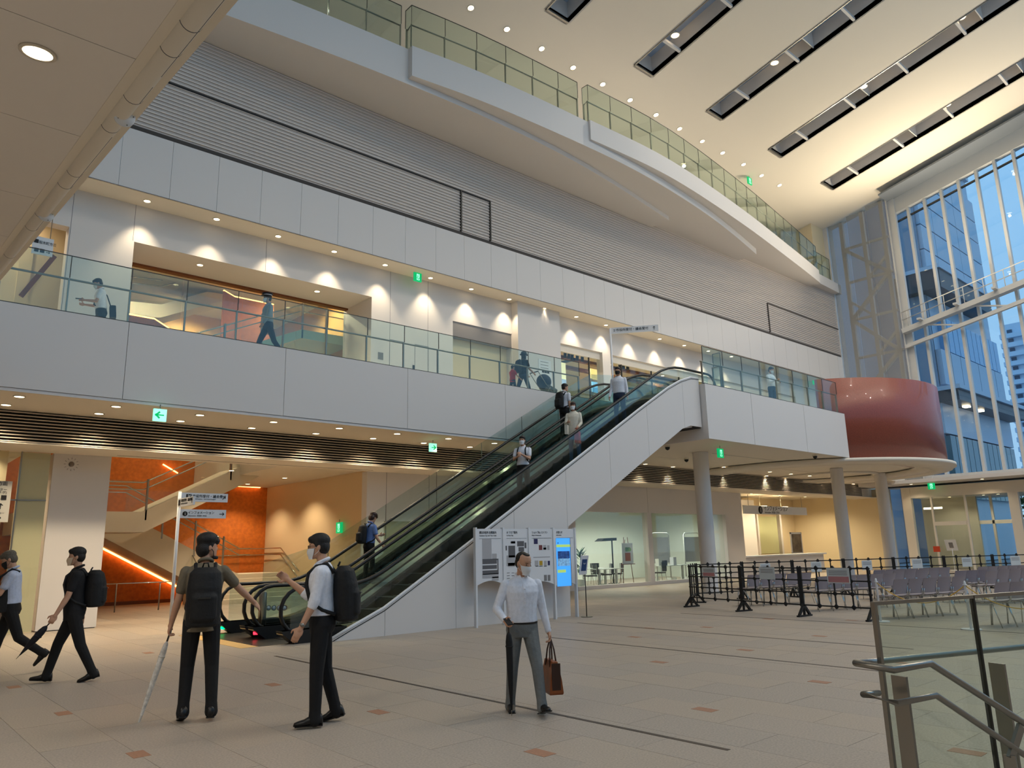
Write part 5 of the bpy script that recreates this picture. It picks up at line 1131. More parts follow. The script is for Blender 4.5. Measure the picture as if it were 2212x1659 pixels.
trk = FAB('trousers_black', (20, 19, 20)); trg = FAB('trousers_grey', (112, 114, 112), .6); trn = FAB('trousers_navy', (38, 48, 70)); jean = FAB('jeans_blue', (60, 92, 124)); nylon = mat('backpack_nylon', (17, 17, 18), .7, bump=(25, .3))
HD = [(-.115,.028,.03,.055),(-.10,.047,.05,.042),(-.07,.06,.07,.022),(-.03,.068,.083,.01),(.01,.074,.092,0),(.05,.076,.095,-.003),(.085,.066,.085,-.005),(.105,.045,.06,-.005),(.115,.015,.02,-.005)]
TR = [(-.10,.15,.10,0),(0,.165,.115,-.005),(.12,.15,.108,0),(.25,.158,.115,.008),(.38,.178,.12,.01),(.45,.18,.108,0),(.505,.135,.085,-.01),(.545,.07,.062,-.01)]
def rot(v, ax, a): return Matrix.Rotation(a, 3, ax) @ Vector(v)
def person(loc, fdir, label, h=1.72, lean=0, hyaw=0, hpitch=0, RA=(0,6,12,0), LA=(0,6,12,0), RL=(0,3,3,0), LL=(0,3,3,0), shirt=None, sleeve='short', trouser=None, hair=None, style='short', mask=None, near=False, tuck=True, belt=None, curl=(45,45), build=1.0, glasses=False, watch=None, shoes=True, minz=0.0, shoe_m=None, pan=0):
    X, Y, Z = Vector((1,0,0)), Vector((0,1,0)), Vector((0,0,1))
    k = h/1.745; l = R_(lean); vx = .007 if near else .013
    U = Vector((0, math.sin(l), math.cos(l))); Fv = Vector((0, math.cos(l), -math.sin(l)))
    J = {'pelvis': Vector((0,0,.93))}; P = J['pelvis']
    def T(x, f, u): return P+X*x+Fv*f+U*u
    for s, nm, A in ((1,'R',RA), (-1,'L',LA)):
        sh = T(s*.178*build, -.005, .455); d = rot(-U, X, R_(A[0])); d = rot(d, Fv, -s*R_(A[1])) ; d.normalize()
        lat = X - d*X.dot(d); lat.normalize(); el = sh+d*.285
        fd = rot(d, lat, R_(A[2])); tw = -R_(A[3])*s; fd = rot(fd, d, tw); wr = el+fd*.25
        J[nm+'sh'], J[nm+'el'], J[nm+'wr'], J[nm+'fd'], J[nm+'ud'] = sh, el, wr, fd.normalized(), d
    lo = 9
    for s, nm, A in ((1,'R',RL), (-1,'L',LL)):
        hp = P+X*s*.088+Z*-.04; a = R_(A[0]); b = R_(A[2])*s; d = Vector((math.sin(b), math.sin(a), -math.cos(a))).normalized(); kn = hp+d*.43
        a2 = a-R_(A[1]); d2 = Vector((math.sin(b)*.6, math.sin(a2), -math.cos(a2))).normalized(); an = kn+d2*.40
        p = R_(A[3]); fo = Vector((s*.12, math.cos(p), math.sin(p))).normalized(); fu = Vector((0, -math.sin(p), math.cos(p)))
        J[nm+'hp'], J[nm+'kn'], J[nm+'an'], J[nm+'fo'], J[nm+'fu'] = hp, kn, an, fo, fu
        lo = min(lo, (an-fu*.075+fo*-.06).z, (an-fu*.075+fo*.17).z)
    dz = -lo
    for q in J:
        if q[-2:] not in ('fd','ud','fo','fu'): J[q] = (J[q]+Z*dz)
    P = J['pelvis']
    rz = math.atan2(-fdir[0], fdir[1]); root = empty('person', Vector(loc), label, 'person', 'people in the atrium', rz=rz, local=True); root.scale = (k, k, k)
    # head frame
    hy, hpch = R_(hyaw), R_(hpitch); hf = rot(Fv, Z, hy); hx = hf.cross(U).normalized(); hu = rot(U, hx, hpch); hf = rot(hf, hx, hpch)
    HC = T(0, .012, .615)+hu*.09+hf*.012
    def Hp(x, f, u): return HC+hx*x+hf*f+hu*u
    # ---- body (skin), one continuous mesh
    b = MB()
    loft(b, [(Hp(0, fo_, t), hx*w, hf*d) for t, w, d, fo_ in HD], 20)
    cap(b, Hp(0,.085,.012), Hp(0,.1,-.024), .007, .011); sph(b, Hp(.011,.095,-.03), .008); sph(b, Hp(-.011,.095,-.03), .008)
    cap(b, Hp(-.014,.083,-.062), Hp(.014,.083,-.062), .007, .007)
    for s in (-1,1): sph(b, Hp(s*.076,-.008,-.008), (.011,.02,.032), (hx,hf,hu))
    cap(b, T(0,-.012,.50), Hp(0,-.02,-.05), .052, .05)
    loft(b, [(T(0,f,u), X*w*.9*build, Fv*d*.88*build) for u,w,d,f in TR])
    for s, nm in ((1,'R'),(-1,'L')):
        cap(b, J[nm+'sh'], J[nm+'el'], .043*build, .037); cap(b, J[nm+'el'], J[nm+'el']+J[nm+'fd']*.08, .037, .038); cap(b, J[nm+'el']+J[nm+'fd']*.06, J[nm+'wr'], .038, .025)
        cap(b, J[nm+'hp'], J[nm+'kn'], .07, .045); cap(b, J[nm+'kn'], J[nm+'an'], .045, .034); cap(b, J[nm+'an'], J[nm+'an']+J[nm+'fo']*.03-J[nm+'fu']*.03, .03, .022)
        fd = J[nm+'fd']; wr = J[nm+'wr']; inn = (X*-s - fd*(X*-s).dot(fd)).normalized()      # palm faces the thigh
        sd = fd.cross(inn)*s; sd = sd if sd.dot(Fv) > 0 or abs(fd.z) < .5 else -sd             # thumb side (forward)
        J[nm+'inn'], J[nm+'th'] = inn, sd
        pc = wr+fd*.05; sph(b, pc, (.044,.017,.055), (sd, inn, fd)); cap(b, wr, wr+fd*.02, .025, .027)
        cu = R_(curl[0] if nm == 'R' else curl[1])
        for i, (ln, off) in enumerate(((.066,.028),(.075,.010),(.069,-.009),(.055,-.027))):
            p0 = wr+fd*.085+sd*off; d1 = rot(fd, sd, cu*.5*(1 if rot(fd, sd, .1).dot(inn) > fd.dot(inn) else -1)); d2_ = rot(fd, sd, cu*1.3*(1 if rot(fd, sd, .1).dot(inn) > fd.dot(inn) else -1))
            cap(b, p0, p0+d1*ln*.55, .0098, .009, 8); cap(b, p0+d1*ln*.55, p0+d1*ln*.55+d2_*ln*.5, .009, .0075, 8)
        t0 = wr+fd*.025+sd*.03; t1 = t0+(fd*.6+sd*.65+inn*.35).normalized()*.045; cap(b, t0, t1, .013, .0105, 8); cap(b, t1, t1+(fd*.9+inn*.5).normalized()*.03, .0105, .008, 8)
    body = fuse('body', b, skin, root, .0062 if near else .011, 2)
    # ---- face
    for s in (-1,1):
        sph(MB(), Hp(s*.031,.079,.004), (.011,.008,.006), (hx,hf,hu), 10, 6).build('eye', mat('eye_dark', (30,24,22), .3), body)
        cap(MB(), Hp(s*.016,.087,.022), Hp(s*.046,.076,.024), .004, .003, 6).build('eyebrow', hair or hairm, body)
    if mask:
        m = MB(); vs = []; nu, nv = 13, 8
        for o_ in (.007, .011):
            for i in range(nv):
                t = -.118+.105*i/(nv-1)
                for j in range(nu):
                    a = R_(-72+144*j/(nu-1)); ff = max(0, math.cos(a*1.25))
                    g = [q for q in HD if q[0] <= max(t,-.10)][-1]; g2 = [q for q in HD if q[0] >= max(t,-.10)][0]; w_ = 0 if g2[0] == g[0] else (max(t,-.10)-g[0])/(g2[0]-g[0])
                    hw, hd, fo_ = [g[c]+(g2[c]-g[c])*w_ for c in (1,2,3)]
                    bul = .016*ff**2*math.exp(-((t+.05)/.035)**2); vs.append(Hp((hw+o_)*math.sin(a), fo_+(hd+o_)*math.cos(a)+bul, t))
        N = nu*nv; fs = []
        for i in range(nv-1):
            for j in range(nu-1): q = i*nu+j; fs += [(q,q+1,q+nu+1,q+nu), (q+N,q+nu+N,q+nu+1+N,q+1+N)]
        m.add(vs, fs, 0, True)
        for s in (-1,1):
            m.tube([Hp(s*.07,.035,-.02), Hp(s*.078,.0,.012), Hp(s*.079,-.02,.0)], .002, 5); m.tube([Hp(s*.066,.04,-.08), Hp(s*.078,0,-.05), Hp(s*.079,-.02,-.02)], .002, 5)
        m.build('face_mask', mask, root)
    if glasses:
        m = MB()
        for s in (-1,1): m.tube([Hp(s*(.031+.022*math.cos(R_(a))), .098, .004+.015*math.sin(R_(a))) for a in range(0,360,30)], .002, 5, closed=True); m.tube([Hp(s*.053,.096,.006), Hp(s*.078,.06,.01), Hp(s*.079,-.01,.006)], .002, 5)
        m.build('glasses', ink, root)
    # ---- hair
    m = MB(); hm = hair or hairm; ax = (hx, hf, hu)
    if style == 'receding': sph(m, Hp(0,-.032,.045), (.083,.078,.082), ax); sph(m, Hp(0,-.04,-.005), (.081,.068,.075), ax); sph(m, Hp(0,.02,.105), (.045,.05,.018), ax)
    else:
        sph(m, Hp(0,-.012,.06), (.088,.108,.078), ax); sph(m, Hp(0,-.04,.0), (.083,.072,.088), ax); sph(m, Hp(0,.05,.075), (.07,.055,.04), ax)
        for s in (-1,1): sph(m, Hp(s*.07,.0,.03), (.016,.035,.045), ax)
        if style == 'bob':
            for s in (-1,1): sph(m, Hp(s*.072,-.012,-.05), (.024,.045,.1), ax)
            sph(m, Hp(0,-.06,-.05), (.075,.04,.1), ax); sph(m, Hp(0,.075,.045), (.06,.03,.03), ax)
        if style == 'fluffy':
            sph(m, Hp(0,-.01,.08), (.1,.112,.075), ax); sph(m, Hp(0,-.05,-.02), (.09,.07,.09), ax); sph(m, Hp(0,.07,.055), (.075,.045,.045), ax)
    fuse('hair', m, hm, root, .008 if near else .014, 2)
    # ---- shirt
    m = MB(); e_ = .013
    lowc = .05 if tuck else -.13
    rs = [(T(0,f,u), X*(w+e_)*build, Fv*(d+e_+ (.012 if u < .2 else 0))*build) for u,w,d,f in TR if u >= lowc-.001]
    if tuck: rs = [(T(0,0,.045), X*.176*build, Fv*.13*build)]+rs
    if not tuck: rs = [(T(0,0,-.13), X*.172*build, Fv*.128*build)]+rs
    loft(m, rs)
    for nm in ('R','L'):
        sh, el, wr, fd = J[nm+'sh'], J[nm+'el'], J[nm+'wr'], J[nm+'fd']; sphc = sh
        if sleeve == 'short': cap(m, sh, sh+(el-sh)*.62, .062*build, .056)
        elif sleeve == 'rolled': cap(m, sh, el, .060*build, .052); cap(m, el-(el-sh)*.1, el+fd*.03, .056, .05)
        else: cap(m, sh, el, .060*build, .05); cap(m, el, wr-fd*.005, .05, .037)
    sho = fuse('shirt', m, shirt, root, vx, 2)
    cm = MB(); cm.tube([T(.064*math.cos(R_(a)), -.008+.062*math.sin(R_(a)), .560-.026*math.sin(R_(a))) for a in range(128, 413, 15)], .017, 8); cm.build('collar', shirt, sho)
    if near and sleeve == 'long':
        dep = lambda u: next(a[2]+(b_[2]-a[2])*(u-a[0])/(b_[0]-a[0])+a[3] for a, b_ in zip(TR, TR[1:]) if a[0] <= u <= b_[0])
        us_ = [.07+.05*i for i in range(9)]; MB().add([T(sx_, (dep(u)+.013+o_)*build, u) for u in us_ for sx_, o_ in ((-.014,-.004),(-.014,.006),(.014,.006),(.014,-.004))], [(i*4+j,i*4+(j+1)%4,(i+1)*4+(j+1)%4,(i+1)*4+j) for i in range(8) for j in range(4)]+[(0,1,2,3),(32,33,34,35)]).build('placket', shirt, sho)
        for u in (.12,.22,.32,.42): q_ = T(0, (dep(u)+.02)*build, u); MB().tube([q_-Fv*.002, q_+Fv*.003], .006, 8).build('button', signwhite, sho)
        for s in (-1,1): MB().add([T(s*.008,.072,.525), T(s*.062,.075,.5), T(s*.06,.03,.555), T(s*.03,.062,.565), T(s*.008,.08,.522), T(s*.062,.083,.497), T(s*.062,.034,.558), T(s*.03,.07,.568)], [(0,1,2,3),(4,7,6,5),(0,4,5,1),(1,5,6,2),(2,6,7,3),(3,7,4,0)]).build('collar_flap', shirt, sho)
    # ---- trousers
    m = MB()
    loft(m, [(T(0,f,u), X*(w+.012)*build, Fv*(d+.012)*build) for u,w,d,f in ((-.12,.15,.1,0),(-.05,.168,.118,-.008),(.0,.166,.115,-.004),(.05,.158,.108,0))])
    for nm in ('R','L'):
        hp, kn, an = J[nm+'hp'], J[nm+'kn'], J[nm+'an']; cap(m, hp, kn, .094*build, .068); cap(m, kn, an+(an-kn)*-.02, .068, .054); cap(m, an-(an-kn)*.12, an+(an-kn).normalized()*.03, .057, .062)
    fuse('trousers', m, trouser, root, vx, 2)
    if belt: MB().add(*(lambda q: (q.v, q.f))(loft(MB(), [(T(0,0,.028), X*.174*build, Fv*.126*build), (T(0,0,.06), X*.172*build, Fv*.124*build)], 28))).build('belt', belt, root)
    # ---- shoes
    for nm in ('R','L'):
        an, fo, fu = J[nm+'an'], J[nm+'fo'], J[nm+'fu']; sx_ = fo.cross(fu).normalized(); m = MB(); c0 = an-fu*.045
        loft(m, [(c0+fo*t-fu*(.03-hh), sx_*w, fu*hh) for t, w, hh in ((-.075,.02,.025),(-.065,.036,.05),(-.02,.04,.056),(.04,.04,.046),(.1,.045,.03),(.15,.04,.024),(.185,.025,.018),(.195,.01,.01))], 16)
        m.obox(c0+fo*.055-fu*.028, (.255,.075,.012), (fo, sx_, fu))
        m.build('shoe', shoe_m or shoem, root)
    if watch:
        wr, fd = J[watch+'wr'], J[watch+'fd']; m = MB(); m.tube([wr-fd*.035, wr-fd*.015], .031, 16); c = wr-fd*.025-J[watch+'inn']*.03; m.tube([c, c-J[watch+'inn']*.008], .018, 14); m.build('wrist_watch', steel, root)
    root['_k'] = k
    return root, J, dict(T=T, Hp=Hp, U=U, F=Fv, P=P, hx=hx, hf=hf, hu=hu)
def carried(name, pr, label, cat):
    root, J, Q = pr; e = empty(name, root.location, label, cat, rz=root.rotation_euler[2], local=True); e.scale = root.scale; return e
def backpack(pr, label, w=.155, d=.105, h=.24, up=.26, near=False, m_=None):
    root, J, Q = pr; e = carried('backpack', pr, label, 'backpack'); T = Q['T']; m_ = m_ or nylon
    m = MB(); X = Vector((1,0,0))
    loft(m, [(T(0,-.235+fo,up+u*h), X*w*a, Q['F']*d*b) for u,a,b,fo in ((-1.0,.7,.6,.0),(-.93,.95,.95,0),(-.4,1.0,1.05,0),(.3,1.0,1.0,0),(.8,.9,.8,.01),(.98,.6,.45,.02))], 20)
    loft(m, [(T(0,-.33,up+u*h), X*w*a, Q['F']*.05*b) for u,a,b in ((-.8,.6,.7),(-.7,.75,1),(0,.75,1),(.12,.6,.6))], 16)
    mbg = fuse('main_bag', m, m_, e, .009 if near else .014, 2)
    for s in (-1,1):
        sm = MB(); pts = [T(s*.085,-.13,.44), T(s*.095,-.06,.535), T(s*.10,.04,.515), T(s*.105,.115,.45), T(s*.115,.135,.34), T(s*.14,.10,.2), T(s*.16,-.02,.1), T(s*.13,-.14,.05)]
        sm.tube(pts, .018, 8).build('strap', m_, e)
    MB().tube([T(-.03,-.16,up+h*.97), T(-.02,-.18,up+h*1.12), T(.02,-.18,up+h*1.12), T(.03,-.16,up+h*.97)], .008, 6).build('grab_handle', m_, mbg)
    MB().bar(T(-.06,-.386,up-.02*h), T(.06,-.386,up-.02*h), .006, .012).build('zip', darksteel, mbg)
    return e
def vf(x, y): return Vector((x, y, 0)).normalized()
def vr(x, y): v = vf(x, y); return Vector((v.y, -v.x, 0))
VR = Vector((.746,-.666,0)); VF = Vector((.666,.746,0))          # picture right / away from the viewer
LEFT = -VR
# --- foreground
p4 = person((3.72, 7.08, 0), -vr(3.72,7.08)*1+vf(3.72,7.08)*.1, 'standing person in white shirt and black trousers pointing, with glasses and white mask', 1.76, 2, RA=(36,10,94,0), LA=(11,7,17,0), RL=(-5,11,3,-14), LL=(3,3,3,0), shirt=shirtw, sleeve='rolled', trouser=trk, mask=maskw, near=True, glasses=True, watch='L', curl=(70,40), hpitch=-2)
backpack(p4, 'large black backpack worn by the person in white shirt with glasses', .15, .12, .27, .24, True)
p3 = person((2.95, 8.2, 0), vf(2.95,8.2)*1-vr(2.95,8.2)*.02, 'person seen from behind in olive grey shirt and black trousers, arm stretched right', 1.77, -1, hyaw=-68, RA=(22,42,12,0), LA=(6,12,10,0), RL=(-4,6,4,0), LL=(4,14,3,-16), shirt=shirtg, sleeve='short', trouser=trk, style='fluffy', mask=None, near=True, curl=(20,80), tuck=False)
backpack(p3, 'big black backpack with straps on the person in the olive grey shirt', .165, .12, .29, .22, True)
cm_ = carried('chin_mask', p3, 'black face mask pulled under the chin of the person in olive grey', 'mask')
Hp = p3[2]['Hp']; mm = MB(); mm.tube([Hp(.07*math.sin(R_(a)), .02+.075*math.cos(R_(a)), -.105-.01*math.cos(R_(a))) for a in range(-80,81,20)], .016, 8); mm.build('mask_cloth', maskb, cm_)
for s in (-1,1): MB().tube([Hp(s*.068,.035,-.1), Hp(s*.076,.03,-.05), Hp(s*.078,-.01,.0)], .004, 5).build('ear_loop', maskb, cm_)
p2 = person((2.58, 12.0, 0), -vr(2.58,12)*1+vf(2.58,12)*.08, 'person in black walking left with pale mask and hiking backpack', 1.76, 1, RA=(-12,5,10,0), LA=(16,6,12,0), RL=(22,8,2,6), LL=(-16,10,2,-14), shirt=shirtk, sleeve='short', trouser=trk, mask=mat('mask_beige',(206,186,160),.8), near=True, curl=(40,80), tuck=False)
backpack(p2, 'black hiking backpack with side straps on the person walking left', .15, .13, .25, .27, True)
p1 = person((2.12, 13.85, 0), -vr(2.12,13.85)*1+vf(2.12,13.85)*.1, 'grey-haired person in pale blue shirt walking out at the left edge', 1.76, 3, hpitch=-22, RA=(24,4,30,0), LA=(28,5,40,0), RL=(16,4,2,4), LL=(-20,34,2,-45), shirt=shirtb, sleeve='short', trouser=trk, hair=hairg, mask=maskb, near=True)
sb = carried('shoulder_bag', p1, 'black shoulder bag carried in front by the person at the left edge', 'bag'); T = p1[2]['T']
mm = MB(); mm.obox(T(-.12,.2,.1), (.1,.34,.34), (Vector((1,0,0)), p1[2]['F'], p1[2]['U'])); fuse('bag_body', mm, nylon, sb, .012, 3); MB().tube([T(-.12,.2,.26), T(-.11,.14,.45), T(-.1,.0,.55), T(-.09,-.1,.5)], .016, 6).build('strap', nylon, sb)
p5 = person((5.45, 6.03, 0), -VF*1+VR*.24, 'balding person in white shirt and grey trousers walking forward with mask, bag and umbrella', 1.575, 2, hyaw=32, hpitch=-14, RA=(6,24,68,22), LA=(2,12,8,0), RL=(-8,4,3,0), LL=(22,10,5,16), shirt=shirtw, sleeve='long', trouser=trg, style='receding', mask=maskw, near=True, belt=mat('belt_black',(20,18,18),.4), curl=(85,75), build=1.05, watch='L')
# --- umbrellas and bags
def umbrella(pr, side, tip, label, m_, L=.86, hook=True, r=.032, world=True, top=.12):
    root, J, Q = pr; e = carried('umbrella', pr, label, 'umbrella'); wr, fd = J[side+'wr'], J[side+'fd']; h = wr+fd*.075+J[side+'inn']*.014
    inv = (Matrix.Translation(root.location) @ Matrix.Rotation(root.rotation_euler[2],4,'Z') @ Matrix.Diagonal((*root.scale,1))).inverted(); d = (inv @ Vector(tip)-h).normalized()
    a = h-d*top; MB().tube([a, h+d*.1], .009, 8).build('handle', mat('umb_handle',(60,52,46),.4), e); MB().tube([h+d*.02, h+d*(L)], .005, 6).build('shaft', steel, e)
    pts = [h+d*t for t in (.10,.13,.2,.2+(L-.28)*.35,.2+(L-.28)*.68,L-.08,L-.03)]; MB().tube(pts, [r*.35,r*.75,r,r*.95,r*.72,r*.32,.006], 10).build('folded_canopy', m_, e)
    MB().tube([h+d*.24, h+d*.255], r*1.12, 10).build('closing_strap', m_, e); MB().tube([h+d*(L-.04), h+d*(L+.03)], [.006,.003], 6).build('ferrule', steel, e); return e
clear = glassmat('clear_vinyl', (.86,.86,.84), .22, .25)
vin = mat('vinyl_folds', (214,210,202), .25, noise=(30,.2), bump=(18,.8))
umbrella(p3, 'L', fl(300,1560), 'folded clear vinyl umbrella pointing at the floor', vin, 1.0, r=.03, top=.02)
umbrella(p2, 'L', Yp(40,1418,12.1), 'folded black umbrella held low by the person walking left', mat('umb_navy',(24,26,34),.6), .60, r=.045, top=.06)
umbrella(p5, 'R', (Yp(1098,1530,6.0).x, 5.95, .06), 'folded black umbrella hanging beside the balding person', mat('umb_black',(18,18,20),.7), .96, r=.038, top=.05)
root, J, Q = p5; tb_ = carried('tote_bag', p5, 'brown leather tote bag carried by the balding person', 'bag'); leather = mat('leather_brown',(140,74,34),.4,noise=(6,.25)); leatherd = mat('leather_dark',(58,34,24),.45)
h = J['Lwr']+J['Lfd']*.085; Zv = Vector((0,0,1)); Xv = Vector((1,0,0)); Yv = Vector((0,1,0))
mm = MB(); vs = []
for z, hw, hd in ((-.58,.075,.19),(-.56,.08,.2),(-.42,.065,.19),(-.24,.03,.165),(-.235,.026,.16)): vs += [h+Zv*z+Xv*sx_*hw+Yv*sy*hd for sx_, sy in ((-1,-1),(1,-1),(1,1),(-1,1))]
mm.add(vs, [(0,3,2,1)]+[(i*4+j,i*4+(j+1)%4,(i+1)*4+(j+1)%4,(i+1)*4+j) for i in range(4) for j in range(4)]+[(16,17,18,19)]); mm.build('bag_body', leather, tb_)
MB().obox(h+Zv*-.4+Yv*.192, (.1,.012,.3), (Xv,Yv,Zv)).build('end_gusset', leatherd, tb_)
for s in (-1,1): MB().tube([h+Zv*-.3+Xv*s*.04+Yv*-.09, h+Zv*-.12+Xv*s*.025+Yv*-.05, h+Zv*.0+Yv*-.015, h+Zv*.0+Yv*.015, h+Zv*-.12+Xv*s*.025+Yv*.05, h+Zv*-.3+Xv*s*.04+Yv*.09], .009, 8).build('carry_handle', leatherd, tb_)
ph = carried('phone', p5, 'dark phone in the right hand of the balding person', 'phone'); wr, fd = J['Rwr'], J['Rfd']
MB().obox(wr+fd*.1+J['Rth']*.035, (.14,.065,.01), (fd, J['Rinn'], J['Rth'])).build('phone_body', plasticblack, ph)
# --- on the escalators
def stepz(x): return max(.005, min(F2+.03, hz(int((x-7.4)/.4)*.4+7.6)-.97))
UPD, DND = Vector((1,.05,0)), Vector((-1,-.1,0))
p6 = person((9.5, 15.85, stepz(9.5)), UPD, 'person in blue shirt low on the up escalator looking at a phone', 1.63, 4, hpitch=-25, hyaw=10, RA=(10,14,30,0), LA=(30,5,80,30), RL=(4,4,3,0), LL=(0,3,3,0), shirt=shirtbl, trouser=trk, hair=hairb, style='fluffy', mask=None)
backpack(p6, 'black backpack on the person low on the up escalator', .14, .1, .24)
p7 = person((13.0, 14.2, stepz(13.0)), DND+Vector((0,-.5,0)), 'person in white shirt with mask and chest straps midway on the down escalator', 1.70, 0, RA=(25,8,85,40), LA=(25,8,100,40), shirt=shirtw, trouser=trk, mask=maskw, sleeve='short', curl=(80,80))
backpack(p7, 'black backpack with front straps on the person midway on the down escalator', .14, .09, .22)
p8 = person((16.3, 15.85, stepz(16.3)), UPD, 'person in white shirt high on the up escalator seen from behind', 1.74, 2, hyaw=-30, shirt=shirtw, trouser=trk, sleeve='short')
backpack(p8, 'long black backpack on the person high on the up escalator', .15, .11, .27)
p9 = person((14.95, 14.2, stepz(14.95)), DND+Vector((0,-.45,0)), 'person in cream top and blue jeans holding bags on the down escalator', 1.66, 0, RA=(20,8,75,30), LA=(10,10,50,20), shirt=shirtc, trouser=jean, hair=hairb, style='bob', mask=maskw, tuck=False, sleeve='long', curl=(70,70))
rb = carried('gift_bag', p9, 'red paper bag held by the person in the cream top', 'bag'); q = p9[1]['Lwr']+p9[1]['Lfd']*.08
MB().prism([(-.1,-.42),(.1,-.42),(.12,-.1),(-.12,-.1)], 1, -.06, .06).mesh('x', skin)
redm = mat('paper_red',(196,60,54),.6,noise=(8,.25)); MB().obox(q+Vector((0,0,-.27)), (.12,.26,.34), (Xv,Yv,Zv)).build('bag_body', redm, rb); MB().tube([q+Vector((0,-.06,-.1)), q+Vector((0,-.03,0)), q+Vector((0,.03,0)), q+Vector((0,.06,-.1))], .006, 6).build('carry_handle', redm, rb)
cb = carried('cream_bag', p9, 'small cream bag on the forearm of the person in the cream top', 'bag'); q = p9[1]['Rel']+p9[1]['Rfd']*.12
MB().obox(q+Vector((0,0,-.2)), (.08,.22,.28), (Xv,Yv,Zv)).build('bag_body', shirtc, cb); MB().tube([q+Vector((0,-.06,-.06)), q+Vector((0,0,.03)), q+Vector((0,.06,-.06))], .006, 6).build('carry_handle', shirtc, cb)
p10 = person((16.95, 14.2, stepz(16.95)), DND+Vector((0,-.4,0)), 'person in white shirt and navy trousers near the top of the down escalator', 1.8, 0, LA=(-5,8,20,0), RA=(5,8,20,0), shirt=shirtw, sleeve='long', trouser=trn, mask=maskb)
# --- second floor
p11 = person((4.02, 19.0, F2), LEFT*.4+Vector((-1,0,0)), 'person in white shirt walking on the left second-floor balcony with phone', 1.7, 6, hpitch=-18, RA=(20,6,75,10), LA=(22,6,75,10), RL=(18,8,2,0), LL=(-14,12,2,-12), shirt=shirtw, trouser=trk, mask=maskw, curl=(70,70))
b11 = carried('waist_bag', p11, 'black shoulder bag at the back of the second-floor walker', 'bag'); T = p11[2]['T']; mm = MB(); mm.obox(T(0,-.25,-.02), (.26,.14,.3), (Xv,p11[2]['F'],p11[2]['U'])); fuse('bag_body', mm, nylon, b11, .014, 3); MB().tube([T(-.1,-.2,.12), T(.0,-.14,.4), T(.1,-.05,.54), T(.12,.1,.42), T(-.05,.15,.15), T(-.16,.0,.02)], .014, 6).build('strap', nylon, b11)
f11 = carried('phone', p11, 'phone held by the second-floor walker', 'phone'); wr, fd = p11[1]['Lwr'], p11[1]['Lfd']; MB().obox(wr+fd*.12+Vector((0,0,.02)), (.07,.14,.01), (Xv,fd,Zv)).build('phone_body', plasticblack, f11)
p12 = person((7.5, 17.6, F2), Vector((-1,.1,0)), 'guard in peaked cap and grey-blue uniform walking on the second floor', 1.70, 2, RA=(-14,5,15,0), LA=(12,5,20,0), RL=(22,6,2,4), LL=(-20,18,2,-20), shirt=uni, sleeve='long', trouser=trn, mask=maskw)
cpn = carried('peaked_cap', p12, 'dark peaked cap with white band on the guard', 'cap'); Hp = p12[2]['Hp']; hx_, hf_, hu_ = [p12[2][c] for c in ('hx','hf','hu')]
mm = MB(); loft(mm, [(Hp(0,-.005,t), hx_*w, hf_*d) for t, w, d in ((.07,.092,.112),(.11,.094,.114),(.115,.12,.14),(.14,.12,.14),(.15,.06,.08))], 18); mm.build('crown', mat('cap_navy',(26,28,38),.7), cpn); mm = MB(); loft(mm, [(Hp(0,-.005,t), hx_*.096, hf_*.116) for t in (.08,.1)], 18); mm.build('band', signwhite, cpn)
mm = MB(); loft(mm, [(Hp(0,.1,.07), hx_*.07, hf_*.06), (Hp(0,.1,.078), hx_*.07, hf_*.06)], 14); mm.build('visor', plasticblack, cpn)
p13 = person((16.35, 17.75, F2), Vector((1,0,0)), 'person in bucket hat with backpack pushing a stroller on the second floor', 1.62, 4, RA=(25,5,40,10), LA=(25,5,40,10), RL=(22,6,2,4), LL=(-20,14,2,-18), shirt=shirtk, trouser=trn, sleeve='short', tuck=False, mask=maskw, style='bob')
backpack(p13, 'dark backpack on the person pushing the stroller', .15, .11, .24)
ht = carried('bucket_hat', p13, 'dark bucket hat on the person pushing the stroller', 'hat'); Hp = p13[2]['Hp']; hx_, hf_ = p13[2]['hx'], p13[2]['hf']
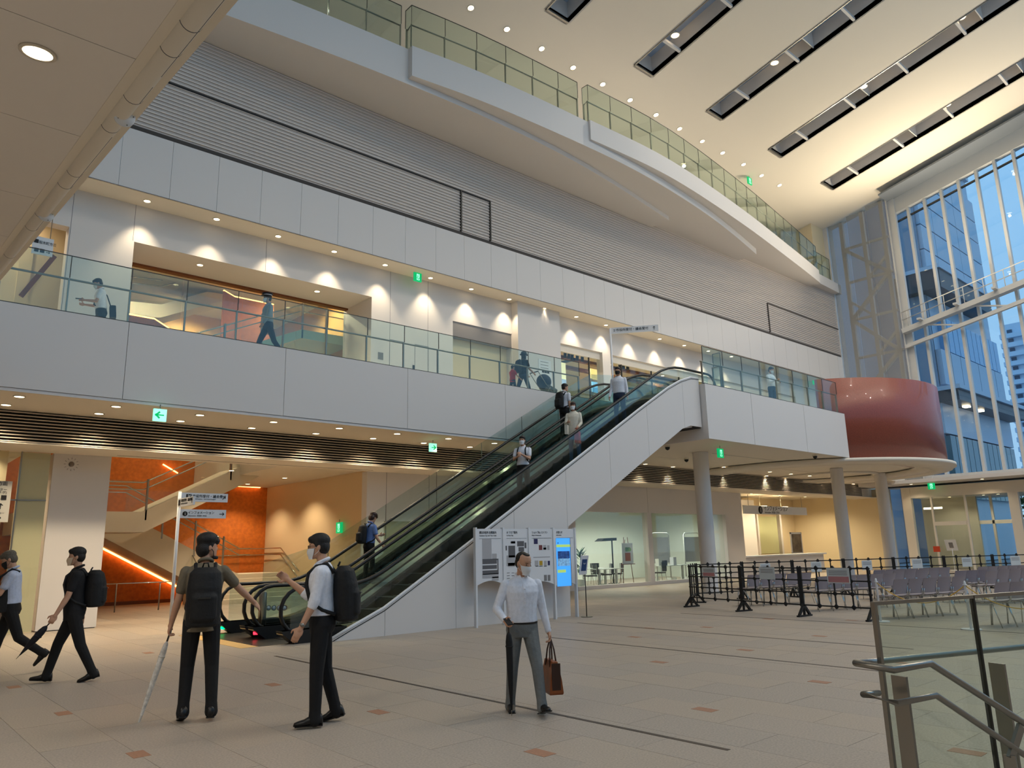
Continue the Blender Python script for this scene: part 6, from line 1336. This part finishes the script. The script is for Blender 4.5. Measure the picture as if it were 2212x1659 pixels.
mm = MB(); loft(mm, [(Hp(0,-.01,t), hx_*w, hf_*(w+.02)) for t, w in ((.03,.14),(.06,.105),(.13,.09),(.15,.05))], 18); mm.build('hat_body', mat('hat_dark',(40,40,46),.8), ht)
p14 = person((15.75, 17.6, F2), Vector((1,-.1,0)), 'small child in red shirt walking behind the stroller on the second floor', 1.02, 0, RA=(30,10,20,0), LA=(10,8,20,0), RL=(15,6,2,0), LL=(-12,10,2,-10), shirt=shirtr, trouser=trn, sleeve='short', tuck=False, build=1.1)
stl = empty('stroller', (17.3, 17.75, F2), 'dark blue folding stroller with hood on the second floor', 'stroller', local=True)
mm = MB(); sph(mm, (0,0,.72), (.28,.24,.26)); fuse('hood', mm, mat('stroller_navy',(44,52,72),.8), stl, .02, 1)
mm = MB(); mm.obox((.2,0,.48), (.5,.4,.14), (Vector((.9,0,-.3)).normalized(), Yv, Vector((.3,0,.9)).normalized())); fuse('seat', mm, mat('stroller_grey',(96,96,92),.8), stl, .02, 2)
for s in (-.2,.2):
    MB().tube([(-.45,s,.98),(-.1,s,.6),(.5,s,.1)], .014, 6).build('frame_tube', steel, stl); MB().tube([(.1,s,.5),(-.25,s,.1)], .014, 6).build('frame_tube', steel, stl)
    for x in (.5,-.25): MB().tube([(x,s-.02,.09),(x,s+.02,.09)], .09, 14).build('wheel', rubber, stl)
MB().tube([(-.45,-.2,.98),(-.45,.2,.98)], .018, 8).build('push_bar', rubber, stl)
p15 = person((25.7, 14.1, F2), -VF*.6+VR*.4, 'person in white shirt behind the glass right of the escalator top', 1.7, 0, hpitch=-15, RA=(25,6,80,30), LA=(20,6,70,30), shirt=shirtw, trouser=trn, mask=maskw, sleeve='long', curl=(70,70))
# ---- turn lettering into plain meshes
bpy.context.view_layer.update(); dg = bpy.context.evaluated_depsgraph_get()
for o in FONTS:
    me = bpy.data.meshes.new_from_object(o.evaluated_get(dg)); n = bpy.data.objects.new('tmp', me); COL.objects.link(n)
    n.parent = o.parent; n.matrix_parent_inverse = o.matrix_parent_inverse.copy(); n.matrix_basis = o.matrix_basis.copy()
    nm = o.name; bpy.data.objects.remove(o); n.name = nm
